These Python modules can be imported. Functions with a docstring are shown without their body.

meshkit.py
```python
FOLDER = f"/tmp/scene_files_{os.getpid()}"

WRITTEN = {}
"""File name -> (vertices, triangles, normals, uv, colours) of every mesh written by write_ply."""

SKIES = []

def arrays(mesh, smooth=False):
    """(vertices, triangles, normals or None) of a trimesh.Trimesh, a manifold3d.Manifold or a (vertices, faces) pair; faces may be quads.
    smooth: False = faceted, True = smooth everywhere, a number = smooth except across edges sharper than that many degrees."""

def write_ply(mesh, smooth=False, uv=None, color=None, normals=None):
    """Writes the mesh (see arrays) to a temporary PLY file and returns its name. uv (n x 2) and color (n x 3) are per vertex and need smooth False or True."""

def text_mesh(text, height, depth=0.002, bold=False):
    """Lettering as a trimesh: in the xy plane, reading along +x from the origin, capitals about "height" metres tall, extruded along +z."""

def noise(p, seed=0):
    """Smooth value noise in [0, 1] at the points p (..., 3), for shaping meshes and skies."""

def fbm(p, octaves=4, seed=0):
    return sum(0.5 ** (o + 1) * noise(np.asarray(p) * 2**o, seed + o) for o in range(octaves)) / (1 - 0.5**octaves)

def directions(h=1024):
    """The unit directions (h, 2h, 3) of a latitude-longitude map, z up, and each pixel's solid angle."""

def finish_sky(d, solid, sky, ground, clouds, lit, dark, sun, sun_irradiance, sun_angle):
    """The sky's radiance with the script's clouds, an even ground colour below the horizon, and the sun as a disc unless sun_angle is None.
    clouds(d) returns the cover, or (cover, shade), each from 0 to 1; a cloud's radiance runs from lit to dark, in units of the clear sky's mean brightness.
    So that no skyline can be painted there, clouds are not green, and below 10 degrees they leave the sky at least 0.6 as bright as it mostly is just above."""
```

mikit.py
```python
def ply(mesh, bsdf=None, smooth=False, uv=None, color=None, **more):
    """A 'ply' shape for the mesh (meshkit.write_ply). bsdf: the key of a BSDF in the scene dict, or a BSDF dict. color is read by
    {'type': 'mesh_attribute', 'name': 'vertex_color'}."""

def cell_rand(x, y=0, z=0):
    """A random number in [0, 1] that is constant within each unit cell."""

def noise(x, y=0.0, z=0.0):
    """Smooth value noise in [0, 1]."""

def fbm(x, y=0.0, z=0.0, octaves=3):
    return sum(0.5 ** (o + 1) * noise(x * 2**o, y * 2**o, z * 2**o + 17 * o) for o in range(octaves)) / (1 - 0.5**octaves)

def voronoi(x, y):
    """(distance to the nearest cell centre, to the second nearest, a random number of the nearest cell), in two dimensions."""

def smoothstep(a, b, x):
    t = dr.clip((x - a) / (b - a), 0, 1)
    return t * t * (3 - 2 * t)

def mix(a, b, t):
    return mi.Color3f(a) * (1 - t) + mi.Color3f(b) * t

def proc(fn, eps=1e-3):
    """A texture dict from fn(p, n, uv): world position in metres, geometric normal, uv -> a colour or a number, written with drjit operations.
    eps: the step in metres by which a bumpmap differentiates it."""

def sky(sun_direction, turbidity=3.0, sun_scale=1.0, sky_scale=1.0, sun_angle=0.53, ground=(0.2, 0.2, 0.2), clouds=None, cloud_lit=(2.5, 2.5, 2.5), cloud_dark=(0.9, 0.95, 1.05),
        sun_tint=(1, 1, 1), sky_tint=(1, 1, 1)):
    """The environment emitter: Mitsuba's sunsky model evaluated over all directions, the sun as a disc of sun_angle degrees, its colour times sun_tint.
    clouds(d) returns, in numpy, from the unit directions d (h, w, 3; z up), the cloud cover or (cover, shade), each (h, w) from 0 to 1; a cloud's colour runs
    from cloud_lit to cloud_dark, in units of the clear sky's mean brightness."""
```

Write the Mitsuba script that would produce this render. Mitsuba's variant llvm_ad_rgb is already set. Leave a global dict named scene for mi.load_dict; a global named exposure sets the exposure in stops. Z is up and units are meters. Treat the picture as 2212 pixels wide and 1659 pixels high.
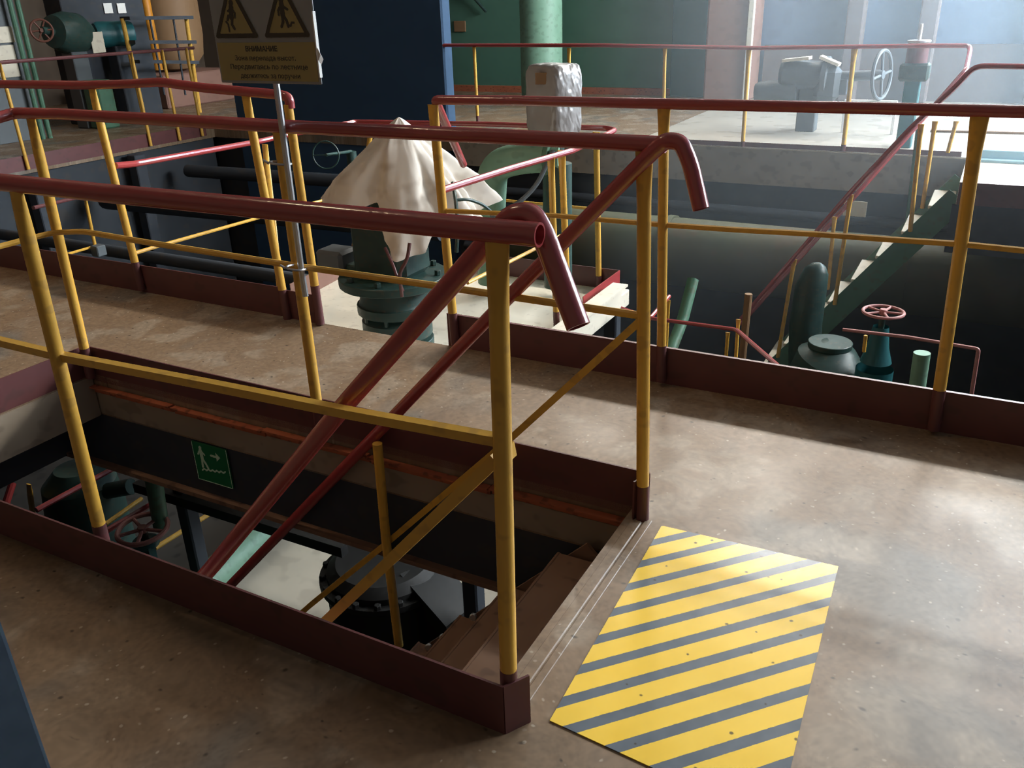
import math, random
import numpy as np, trimesh, drjit as dr, mitsuba as mi
from shapely.geometry import Polygon, LineString, Point, box as sbox
from shapely.ops import unary_union
import mikit, meshkit
from mikit import noise, fbm, voronoi, cell_rand, smoothstep, mix

# ------------------------------------------------------------------ camera, light, exposure
random.seed(7); RNG = np.random.default_rng(7)
T = mi.ScalarTransform4f
exposure = -0.40
scene, labels = {}, {}
CAM = (1.0657, -1.2069, 1.4672)
scene['camera'] = {'type': 'perspective', 'fov': 61.503, 'fov_axis': 'x', 'near_clip': 0.05, 'far_clip': 100.0,
                   'to_world': T().look_at(origin=list(CAM), target=[0.62440, -0.40894, 1.05668], up=[-0.169138, 0.375263, 0.911356])}
DAY = np.array([1.0, 0.94, 0.84]) * 190.0       # radiance of the daylit panes of the rear wall
SIDE = np.array([0.96, 0.99, 1.0]) * 110.0      # and of the windows in the right wall
WARM = np.array([1.0, 0.70, 0.44]) * 165.0     # high-bay lamps
LOW = np.array([0.56, 0.79, 1.0]) * 36.0       # low rear window in the top right corner
COOL = np.array([1.0, 0.97, 0.86]) * 1.3      # added, unseen fill lamp of the lower level

# ------------------------------------------------------------------ materials
def bs(d): return {'type': 'twosided', 'bsdf': d}
def rgb(c): return {'type': 'rgb', 'value': [float(x) for x in c]} if not isinstance(c, dict) else c
def pri(color, rough=0.5, spec=0.5, metal=0.0, coat=0.0, **k):
    d = {'type': 'principled', 'base_color': rgb(color), 'roughness': rough, 'specular': spec, 'metallic': metal, **k}
    if coat: d['clearcoat'] = coat; d['clearcoat_gloss'] = 0.9
    return bs(d)

def floor_color(p, n, uv):
    wx, wy = 0.05 * noise(p.x * 9, p.y * 9, 1.0), 0.05 * noise(p.x * 9 + 40, p.y * 9, 2.0)
    x, y = p.x + wx, p.y + wy
    base = mix((0.140, 0.092, 0.055), (0.205, 0.142, 0.090), fbm(x * 1.3, y * 1.3, 3.0, octaves=4))
    stain = smoothstep(0.52, 0.72, fbm(x * 2.6 + 5, y * 2.1 + 9, 1.0, octaves=4))
    base = mix(base, (0.115, 0.108, 0.096), stain * 0.75)
    pale = smoothstep(0.50, 0.70, fbm(x * 7.5 + 2, y * 7.5 + 5, 11.0, octaves=3))
    base = mix(base, (0.25, 0.205, 0.155), pale * 0.6)
    rust = smoothstep(0.55, 0.75, fbm(x * 3.7 - 11, y * 3.1, 7.0, octaves=3))
    base = mix(base, (0.14, 0.085, 0.048), rust * 0.5)
    base = base * (0.80 + 0.40 * fbm(x * 70, y * 70, 2.0, octaves=2))
    d, s, w = voronoi(x * 22, y * 22)
    chip = (1 - smoothstep(0.08, 0.16, d + 0.10 * noise(p.x * 90, p.y * 90))) * smoothstep(0.60, 0.90, w)
    base = mix(base, (0.36, 0.31, 0.245), chip * 0.7)
    d3, s3, w3 = voronoi(x * 11 + 31, y * 13 - 4)
    dot = (1 - smoothstep(0.04, 0.13, d3 + 0.10 * noise(p.x * 60, p.y * 60))) * smoothstep(0.42, 0.70, w3)
    return mix(base, (0.035, 0.027, 0.02), dot * 0.8)
def floor_rough(p, n, uv):
    return 0.38 + 0.18 * fbm(p.x * 5, p.y * 5, 5.0, octaves=2)
scene['m_floor'] = bs({'type': 'principled', 'base_color': mikit.proc(floor_color), 'roughness': mikit.proc(floor_rough), 'specular': 0.42})

def worn(c0, c1, c2, sc=6.0, amt=0.8):
    """Paint or concrete of two tones with scuffs of a third."""
    def f(p, n, uv):
        b = mix(c0, c1, fbm(p.x * sc, p.y * sc, p.z * sc, octaves=2))
        s = smoothstep(0.60, 0.74, fbm(p.x * sc * 3.1 + 7, p.y * sc * 3.1, p.z * sc * 3.1 + 3, octaves=2))
        return mix(b, c2, s * amt)
    return mikit.proc(f)
scene['m_concrete'] = pri(worn((0.20, 0.165, 0.125), (0.28, 0.235, 0.18), (0.11, 0.09, 0.07), 5.0, 0.35), 0.85, 0.2)
scene['m_kick'] = pri(worn((0.088, 0.032, 0.033), (0.118, 0.041, 0.041), (0.075, 0.036, 0.034), 7.0, 0.6), 0.42, 0.45)
def rail_bump(p, n, uv):
    return fbm(p.x * 70, p.y * 70, p.z * 70, octaves=2)
scene['m_red'] = bs({'type': 'bumpmap', 'scale': 0.00042, 'arbitrary': mikit.proc(rail_bump, 1e-3),
                     'bsdf': {'type': 'principled', 'base_color': rgb((0.27, 0.038, 0.040)), 'roughness': 0.22, 'specular': 1.0}})
scene['m_yellow'] = pri(worn((0.52, 0.29, 0.045), (0.62, 0.36, 0.058), (0.38, 0.21, 0.05), 9.0, 0.5), 0.38, 0.5)
scene['m_primer'] = pri(worn((0.30, 0.085, 0.045), (0.36, 0.12, 0.06), (0.14, 0.05, 0.03), 12.0), 0.8, 0.2)
scene['m_navy'] = pri(worn((0.028, 0.034, 0.043), (0.040, 0.047, 0.059), (0.055, 0.05, 0.045), 6.0, 0.4), 0.6, 0.3)
scene['m_bluewall'] = pri(worn((0.022, 0.050, 0.095), (0.030, 0.065, 0.120), (0.02, 0.045, 0.08), 2.5, 0.15), 0.7, 0.3)
scene['m_greenwall'] = pri(worn((0.055, 0.135, 0.098), (0.078, 0.17, 0.122), (0.045, 0.11, 0.085), 1.6, 0.15), 0.75, 0.3)
scene['m_greywall'] = pri(worn((0.10, 0.15, 0.23), (0.14, 0.20, 0.29), (0.08, 0.10, 0.15), 1.5, 0.15), 0.8, 0.2)
scene['m_tealwall'] = pri((0.028, 0.11, 0.11), 0.75, 0.3)
scene['m_dado'] = pri((0.13, 0.11, 0.105), 0.8, 0.2)
scene['m_pink'] = pri(worn((0.19, 0.105, 0.082), (0.23, 0.13, 0.10), (0.15, 0.085, 0.066), 3.0, 0.3), 0.8, 0.2)
scene['m_dimwall'] = pri(worn((0.09, 0.066, 0.05), (0.125, 0.094, 0.068), (0.07, 0.055, 0.042), 2.0, 0.2), 0.85, 0.2)
scene['m_ceiling'] = pri((0.12, 0.115, 0.105), 0.9, 0.1)
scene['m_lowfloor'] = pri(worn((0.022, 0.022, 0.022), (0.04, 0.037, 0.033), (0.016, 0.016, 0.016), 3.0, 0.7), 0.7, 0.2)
scene['m_daypatch'] = pri(worn((0.36, 0.33, 0.275), (0.44, 0.405, 0.34), (0.26, 0.235, 0.195), 2.2, 0.4), 0.7, 0.2)  # tone of the daylight pool, painted in
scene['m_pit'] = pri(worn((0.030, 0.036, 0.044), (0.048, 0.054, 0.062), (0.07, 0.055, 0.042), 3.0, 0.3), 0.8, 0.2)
scene['m_darkgreen'] = pri(worn((0.016, 0.040, 0.036), (0.026, 0.06, 0.052), (0.05, 0.05, 0.035), 14.0, 0.6), 0.45, 0.45)
scene['m_green'] = pri(worn((0.05, 0.13, 0.085), (0.075, 0.17, 0.11), (0.09, 0.09, 0.05), 8.0, 0.5), 0.5, 0.4)
scene['m_palegreen'] = pri(worn((0.145, 0.27, 0.19), (0.18, 0.32, 0.23), (0.12, 0.21, 0.15), 7.0, 0.5), 0.5, 0.4)
scene['m_teal'] = pri((0.012, 0.085, 0.095), 0.45, 0.45)
scene['m_pipebrown'] = pri(worn((0.075, 0.062, 0.036), (0.058, 0.075, 0.042), (0.09, 0.058, 0.036), 2.0, 0.5), 0.6, 0.3)
scene['m_tread'] = pri(worn((0.15, 0.088, 0.058), (0.20, 0.125, 0.085), (0.10, 0.06, 0.045), 9.0, 0.7), 0.65, 0.3)
scene['m_steel'] = pri((0.50, 0.51, 0.53), 0.35, 0.5, 0.85)
scene['m_bluesteel'] = pri(worn((0.012, 0.022, 0.036), (0.020, 0.034, 0.05), (0.012, 0.03, 0.035), 30.0, 0.5), 0.6, 0.3)
scene['m_black'] = pri((0.012, 0.012, 0.012), 0.6, 0.3)
scene['m_white'] = pri((0.72, 0.72, 0.69), 0.6, 0.3)
scene['m_cream'] = pri(worn((0.58, 0.54, 0.44), (0.66, 0.61, 0.50), (0.40, 0.35, 0.28), 8.0, 0.35), 0.6, 0.3)
scene['m_paleblue'] = pri((0.30, 0.50, 0.58), 0.35, 0.5)
scene['m_grey'] = pri((0.085, 0.10, 0.11), 0.5, 0.4)
scene['m_sunfloor'] = pri(worn((0.30, 0.275, 0.23), (0.38, 0.35, 0.295), (0.20, 0.18, 0.15), 2.0, 0.4), 0.45, 0.4)  # floor tone with the daylight put into it
scene['m_orange'] = pri((0.50, 0.20, 0.02), 0.5, 0.4)
scene['m_tan'] = pri((0.21, 0.125, 0.065), 0.6, 0.3)
scene['m_pinkwheel'] = pri((0.38, 0.17, 0.16), 0.5, 0.4)
scene['m_exit'] = pri((0.008, 0.12, 0.045), 0.5, 0.4)
scene['m_exitmark'] = pri((0.45, 0.62, 0.48), 0.5, 0.3)
scene['m_signyellow'] = pri((0.29, 0.245, 0.10), 0.45, 0.5)
scene['m_signwhite'] = pri((0.25, 0.27, 0.28), 0.4, 0.5)
scene['m_signblack'] = pri((0.045, 0.04, 0.03), 0.5, 0.4)
scene['m_brownwheel'] = pri((0.12, 0.045, 0.03), 0.5, 0.4)
def cloth_color(p, n, uv):
    b = mix((0.64, 0.59, 0.51), (0.72, 0.68, 0.61), fbm(p.x * 5, p.y * 5, p.z * 5, octaves=3))
    return mix(b, (0.40, 0.33, 0.255), smoothstep(0.48, 0.72, fbm(p.x * 8 + 3, p.y * 8, p.z * 8, octaves=3)) * 0.6)
scene['m_cloth'] = bs({'type': 'principled', 'base_color': mikit.proc(cloth_color), 'roughness': 0.8, 'specular': 0.2, 'sheen': 0.2})
def wrap_bump(p, n, uv):
    return fbm(p.x * 18, p.y * 18, p.z * 9, octaves=3)
scene['m_wrap'] = bs({'type': 'bumpmap', 'scale': 0.03, 'arbitrary': mikit.proc(wrap_bump, 3e-3),
                      'bsdf': {'type': 'principled', 'base_color': rgb((0.24, 0.23, 0.225)), 'roughness': 0.28, 'specular': 0.6}})
def mat_color(p, n, uv):
    u = (p.y - (p.x - 0.41) * 1.07 - 0.453) / 0.1182
    t = u - dr.floor(u)
    e = 0.012 * (noise(p.x * 130, p.y * 130) - 0.5)
    dark = smoothstep(-0.008, 0.008, t + e) * (1 - smoothstep(0.342, 0.358, t + e))
    yel = mix((0.80, 0.53, 0.055), (0.86, 0.60, 0.09), fbm(p.x * 12, p.y * 12, 2.0, octaves=3))
    gry = mix((0.088, 0.112, 0.142), (0.125, 0.152, 0.186), fbm(p.x * 25, p.y * 25, 6.0, octaves=3))
    c = mix(yel, gry, dark)
    d, s, w = voronoi(p.x * 13 + 4, p.y * 13 + 2)
    pit = (1 - smoothstep(0.05, 0.09, d + 0.05 * noise(p.x * 120, p.y * 120))) * dr.select(w > 0.74, 1.0, 0.0)
    return mix(c, (0.05, 0.04, 0.025), pit * 0.85)
scene['m_mat'] = bs({'type': 'principled', 'base_color': mikit.proc(mat_color), 'roughness': 0.23, 'specular': 0.5})

# ------------------------------------------------------------------ mesh helpers
V = lambda *a: np.array(a, float)
def unit(v): return np.asarray(v, float) / max(np.linalg.norm(v), 1e-12)
def cat(*ms): return trimesh.util.concatenate([m for m in ms if m is not None])
def box(c, s, rz=0.0, R=None):
    m = trimesh.creation.box(extents=s)
    if R is not None: m.apply_transform(R)
    if rz: m.apply_transform(trimesh.transformations.rotation_matrix(rz, [0, 0, 1]))
    m.apply_translation(c); return m
def span(x0, x1, y0, y1, z0, z1): return box(((x0 + x1) / 2, (y0 + y1) / 2, (z0 + z1) / 2), (abs(x1 - x0), abs(y1 - y0), abs(z1 - z0)))
def cbox(x0, x1, y0, y1, z0, z1, b=0.004):
    """A box with chamfered edges (hull of three shrunken boxes)."""
    pts = []
    for k in range(3):
        d = [b, b, b]; d[k] = 0
        for sx in (0, 1):
            for sy in (0, 1):
                for sz in (0, 1):
                    pts.append(((x1 - d[0]) if sx else (x0 + d[0]), (y1 - d[1]) if sy else (y0 + d[1]), (z1 - d[2]) if sz else (z0 + d[2])))
    return trimesh.convex.convex_hull(np.array(pts))
def fillet(pts, b):
    pts = [np.asarray(p, float) for p in pts]
    if b <= 0 or len(pts) < 3: return pts
    out = [pts[0]]
    for i in range(1, len(pts) - 1):
        a, c, e = pts[i - 1], pts[i], pts[i + 1]
        d = min(b, 0.45 * np.linalg.norm(a - c), 0.45 * np.linalg.norm(e - c))
        s, t = c + unit(a - c) * d, c + unit(e - c) * d
        for k in range(7):
            u = k / 6
            out.append((1 - u) ** 2 * s + 2 * u * (1 - u) * c + u * u * t)
    out.append(pts[-1]); return out
def tube(pts, r, bend=0.0, n=14, flat=None, hollow=False):
    """A swept pipe with rounded bends. r: one radius or one per point. flat: (share, width, height) flattens the far end."""
    p = np.array(fillet(pts, bend)); m = len(p)
    rr = np.broadcast_to(np.asarray(r, float), (m,)) if np.ndim(r) == 0 or len(np.atleast_1d(r)) == m else np.interp(np.linspace(0, 1, m), np.linspace(0, 1, len(r)), r)
    t = np.gradient(p, axis=0) if m > 2 else np.array([p[1] - p[0]] * 2)
    t /= np.linalg.norm(t, axis=1, keepdims=True)
    a = np.cross(t[0], [0, 0, 1.0] if abs(t[0][2]) < 0.9 else [1.0, 0, 0]); a = unit(a)
    vs, ang = [], np.arange(n) * 2 * math.pi / n
    for i in range(m):
        a = unit(a - t[i] * (a @ t[i])); b = np.cross(t[i], a)
        vs.append(p[i] + rr[i] * (np.cos(ang)[:, None] * a + np.sin(ang)[:, None] * b))
    v = np.vstack(vs + ([] if hollow else [p[:1], p[-1:]])); f = []
    for i in range(m - 1):
        for j in range(n):
            k = (j + 1) % n
            f += [[i * n + j, i * n + k, (i + 1) * n + k], [i * n + j, (i + 1) * n + k, (i + 1) * n + j]]
    if not hollow:
        for j in range(n):
            k = (j + 1) % n
            f += [[m * n, k, j], [m * n + 1, (m - 1) * n + j, (m - 1) * n + k]]
    return trimesh.Trimesh(v, f, process=False)
def pipe_open(pts, r, bend=0.0, wall=0.004, n=16):
    """A pipe whose open ends show its bore."""
    a, b = tube(pts, r, bend, n, hollow=True), tube(pts, r - wall, bend, n, hollow=True)
    b.faces = b.faces[:, ::-1]; k = len(a.vertices)
    f = []
    for j in range(n):
        q = (j + 1) % n
        f += [[j, k + q, q], [j, k + j, k + q]]
        e = k - n
        f += [[e + j, e + q, k + e + q], [e + j, k + e + q, k + e + j]]
    return trimesh.Trimesh(np.vstack([a.vertices, b.vertices]), np.vstack([a.faces, b.faces + k, f]), process=False)
def bar(p0, p1, w, h, up=(0, 0, 1)):
    """A straight flat bar: w across, h along "up"."""
    p0, p1 = np.asarray(p0, float), np.asarray(p1, float)
    x = unit(p1 - p0); u = unit(np.asarray(up, float) - x * (x @ np.asarray(up, float))); s = np.cross(u, x)
    m = trimesh.creation.box(extents=(np.linalg.norm(p1 - p0), w, h))
    M = np.eye(4); M[:3, 0], M[:3, 1], M[:3, 2], M[:3, 3] = x, s, u, (p0 + p1) / 2
    m.apply_transform(M); return m
def bars(pts, w, h, up=(0, 0, 1)): return cat(*[bar(a, b, w, h, up) for a, b in zip(pts[:-1], pts[1:])])
def lathe(profile, c=(0, 0, 0), axis=(0, 0, 1), n=28):
    """Revolves (radius, height) pairs about the axis through c."""
    pr = np.array(profile, float); ang = np.arange(n) * 2 * math.pi / n; m = len(pr)
    v = np.stack([np.outer(pr[:, 0], np.cos(ang)), np.outer(pr[:, 0], np.sin(ang)), np.repeat(pr[:, 1:], n, 1)], -1).reshape(-1, 3); f = []
    for i in range(m - 1):
        for j in range(n):
            k = (j + 1) % n
            f += [[i * n + j, i * n + k, (i + 1) * n + k], [i * n + j, (i + 1) * n + k, (i + 1) * n + j]]
    msh = trimesh.Trimesh(v, f, process=False)
    M = trimesh.geometry.align_vectors([0, 0, 1], unit(axis)); M = M.copy(); M[:3, 3] = c
    msh.apply_transform(M); return msh
def disc(c, r, h, axis=(0, 0, 1), n=28, b=0.004):
    return lathe([(0, 0), (r - b, 0), (r, b), (r, h - b), (r - b, h), (0, h)], c, axis, n)
def ring(c, R, r, axis=(0, 0, 1), n=32, k=10):
    a = np.arange(k + 1) * 2 * math.pi / k
    return lathe(np.stack([R + r * np.cos(a), r * np.sin(a)], 1), c, axis, n)
def prism(poly, d, R=None, at=(0, 0, 0)):
    gs = getattr(poly, 'geoms', [poly])
    m = cat(*[trimesh.creation.extrude_polygon(g, d, engine='earcut') for g in gs if g.area > 1e-9])
    if R is not None: m.apply_transform(R)
    m.apply_translation(at); return m
UPRIGHT = np.array([[1, 0, 0, 0], [0, 0, -1, 0], [0, 1, 0, 0], [0, 0, 0, 1.0]])   # xy plane -> xz plane, facing -y
def numbered(k):
    used = lambda q: q in scene or q in labels or any(s.startswith(q + '__') for s in scene)
    if not used(k): return k
    i = 1
    while used(f'{k}_{i:03d}'): i += 1
    return f'{k}_{i:03d}'
def add(key, mesh, mat, smooth=35):
    scene[key] = mikit.ply(mesh, mat, smooth=smooth); return key
def thing(name, label, cat_, group=None):
    k = numbered(name); labels[k] = {'label': label, 'category': cat_}
    if group: labels[k]['group'] = group
    return k
def part(parent, name, mesh, mat, label=None, smooth=35, kind=None):
    k = numbered(parent + '__' + name); add(k, mesh, mat, smooth)
    if label or kind: labels[k] = {**({'label': label} if label else {}), **({'kind': kind} if kind else {})}
    return k
def single(name, mesh, mat, label, cat_, group=None, smooth=35):
    k = thing(name, label, cat_, group); add(k, mesh, mat, smooth); return k
def struct(name, mesh, mat, label, cat_, smooth=35):
    k = numbered(name); labels[k] = {'label': label, 'category': cat_, 'kind': 'structure'}
    if mesh is not None: add(k, mesh, mat, smooth)
    return k

# ------------------------------------------------------------------ the hall
XL, XR, YN, YB, ZC, ZL = -13.2, 6.5, -5.0, 12.2, 9.0, -2.6
SX0, SX1, SY0, SY1 = -2.27, 0.30, 0.0, 0.976          # stair opening
PX0, PX1, PY0, PY1 = -8.5, 3.6, 1.907, 7.75           # machine pit
slab = Polygon([(XL, YN), (XR, YN), (XR, YB), (XL, YB)])
slab = slab.difference(sbox(SX0, SY0, SX1, SY1)).difference(sbox(PX0, PY0, PX1, PY1))
slab = unary_union([slab, sbox(0.92, 5.78, PX1, PY1)])   # the landing at the head of the far stair
struct('floor', prism(slab, 0.2, at=(0, 0, -0.2)), 'm_floor', 'worn speckled concrete floor of the upper level around the openings', 'floor')
struct('floor_far', cat(span(-2.3, XR, PY1 + 0.005, YB, 0, 0.004), span(0.935, PX1, 5.79, PY1, 0, 0.004)), 'm_sunfloor', 'sunlit part of the far walkway and landing floor, daylight painted in as a pale tone', 'floor')  # pale topping paints the daylight in and stops where shade begins
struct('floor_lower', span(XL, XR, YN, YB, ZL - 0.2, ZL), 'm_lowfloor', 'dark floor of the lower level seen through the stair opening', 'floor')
struct('ceiling', span(XL, XR, YN, YB, ZC, ZC + 0.2), 'm_ceiling', 'plain roof high above the hall', 'ceiling')
struct('wall_left', span(XL - 0.2, XL, YN, YB, ZL, ZC), 'm_dimwall', 'dim brown wall behind the machines at the far left', 'wall')
struct('wall_near', span(XL, XR, YN - 0.2, YN, ZL, ZC), 'm_dimwall', 'brown wall behind the viewer', 'wall')
# back wall: green stretch, then grey with tall windows
wins = [(-4.8, -2.8), (-2.4, -0.3), (0.0, 2.1), (2.4, 4.5), (4.8, 6.3)]
WZ0, WZ1 = 6.05, 6.9
g = sbox(-8.0, ZL, -2.66, ZC).difference(sbox(-4.8, 6.05, -2.8, 6.9))
struct('wall_back', prism(g, 0.2, UPRIGHT, (0, YB + 0.2, 0)), 'm_greenwall', 'pale green painted wall behind the vertical green pipe', 'wall')
g2 = sbox(-2.66, ZL, XR, ZC)
for a, b in wins: g2 = g2.difference(sbox(a, WZ0, b, WZ1))
low_win = (1.3, 6.2, 2.15, 4.6)
g2 = g2.difference(sbox(low_win[0], low_win[2], low_win[1], low_win[3]))

struct('wall_back_right', prism(g2, 0.2, UPRIGHT, (0, YB + 0.2, 0)), 'm_greywall', 'blue-grey wall in the bright top right corner', 'wall')
struct('wall_back_left', span(XL, -8.0, YB, YB + 0.2, ZL, ZC), 'm_dimwall', 'dim brown stretch of the rear wall behind the machines', 'wall')
side_wins = [(5.6, 7.4), (7.8, 9.6), (10.0, 11.8)]
SZ0, SZ1 = 3.0, 5.2
SIDEWAYS = np.array([[0, 0, 1, 0], [1, 0, 0, 0], [0, 1, 0, 0], [0, 0, 0, 1.0]])     # xy plane -> yz plane
g3 = sbox(YN, ZL, YB, ZC)
for a, b in side_wins: g3 = g3.difference(sbox(a, SZ0, b, SZ1))
struct('wall_right', prism(g3, 0.2, SIDEWAYS, (XR, 0, 0)), 'm_greywall', 'grey side wall of the hall on the right', 'wall')
def window(num, a, b, z0, z1, M, label, light, rows=2):
    """A steel framed window in the plane u (along the wall), z, depth; M carries (u, depth, z) into the hall."""
    k = struct(f'window_{num}', None, None, label, 'window')
    put = lambda m: (m.apply_transform(M), m)[1]
    fr = [span(a, b, 0.02, 0.12, z0, z0 + 0.06), span(a, b, 0.02, 0.12, z1 - 0.06, z1), span(a, a + 0.06, 0.02, 0.12, z0, z1), span(b - 0.06, b, 0.02, 0.12, z0, z1)]
    part(k, 'window_frame', put(cat(*fr)), 'm_white')
    xs, zs = np.linspace(a + 0.06, b - 0.06, 3), np.linspace(z0 + 0.06, z1 - 0.06, rows + 1)
    part(k, 'mullion', put(cat(span((a + b) / 2 - 0.03, (a + b) / 2 + 0.03, 0.02, 0.11, z0 + 0.06, z1 - 0.06), *[span(a + 0.06, b - 0.06, 0.02, 0.11, z - 0.03, z + 0.03) for z in zs[1:-1]])), 'm_white')
    for ix in range(2):
        for iz in range(rows):
            x0, x1, c0, c1 = xs[ix], xs[ix + 1], zs[iz], zs[iz + 1]
            m = put(trimesh.Trimesh([(x0, 0.08, c0), (x1, 0.08, c0), (x1, 0.08, c1), (x0, 0.08, c1)], [[0, 1, 2], [0, 2, 3]], process=False))
            scene[numbered(k + '__pane')] = mikit.ply(m, 'm_white', emitter={'type': 'area', 'radiance': rgb(light)})
MB = np.eye(4); MB[1, 3] = YB
MS = np.array([[0, 1, 0, XR], [-1, 0, 0, 0], [0, 0, 1, 0], [0, 0, 0, 1.0]])          # u = -y
for i, (a, b) in enumerate(wins):
    window(i + 1, a, b, WZ0, WZ1, MB, ['high hall window above the green wall', 'high hall window nearest the pink column', 'second high hall window from the pink column', 'third high hall window from the pink column', 'high hall window at the right corner'][i], DAY)
window(9, low_win[0], low_win[1], low_win[2], low_win[3], MB, 'broad low rear window just above the top right corner', LOW)
for i, (a, b) in enumerate(side_wins):
    window(i + 6, -b, -a, SZ0, SZ1, MS, ['side wall window nearest the viewer', 'middle side wall window', 'side wall window nearest the rear corner'][i], SIDE)
# high-bay lamps
def highbay(c, label, k_=1.0):
    k = thing('pendant_lamp', label, 'lamp')
    x, y, z = c
    part(k, 'rod', tube([(x, y, z + 0.32), (x, y, ZC)], 0.015), 'm_grey')
    part(k, 'shade', lathe([(0.05, 0.34), (0.09, 0.33), (0.12, 0.2), (0.27, 0.02), (0.28, 0.0), (0.26, 0.02), (0.11, 0.19), (0.0, 0.2)], c), 'm_grey')
    bulb = lathe([(0, -0.01), (0.10, 0.0), (0.17, 0.03), (0.19, 0.06), (0.0, 0.07)], c)
    scene[k + '__bulb'] = mikit.ply(bulb, 'm_white', smooth=40, emitter={'type': 'area', 'radiance': rgb(WARM * k_)})
highbay((-3.5, 0.5, 5.2), 'warm high-bay lamp hanging above the left end of the stair opening')
highbay((-9.6, 4.0, 5.6), 'added warm high-bay lamp that brightens the machines at the far left', 0.2)  # lamp added only to warm up the left background
def batten(c, L, label, ang=0.0):
    k = thing('fluorescent_lamp', label, 'lamp')
    M = trimesh.transformations.rotation_matrix(ang, [0, 0, 1]); M[:3, 3] = c
    h = box((0, 0, 0.05), (L, 0.14, 0.06)); h.apply_transform(M); part(k, 'housing', h, 'm_white')
    t = tube([(-L / 2 + 0.04, 0, 0), (L / 2 - 0.04, 0, 0)], 0.018); t.apply_transform(M)
    scene[k + '__tube'] = mikit.ply(t, 'm_white', smooth=40, emitter={'type': 'area', 'radiance': rgb(COOL * 8)})
batten((-2.3, 2.5, -0.82), 1.2, 'added unseen fill lamp under the valve platform, brightening the lower floor')  # unseen lamp added to light the lower floor

k = struct('crane_girder', None, None, 'added unseen girder above the pit that shades the near floor', 'beam')  # unseen girder, added to throw shade on the near floor
part(k, 'web', cat(span(XL + 0.02, XR - 0.02, 6.1, 6.14, 3.6, 4.5), span(XL + 0.02, XR - 0.02, 6.4, 6.44, 3.6, 4.5)), 'm_navy')
part(k, 'flange', cat(span(XL + 0.02, XR - 0.02, 6.05, 6.5, 3.56, 3.6), span(XL + 0.02, XR - 0.02, 6.05, 6.5, 4.5, 4.54)), 'm_navy')
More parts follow.
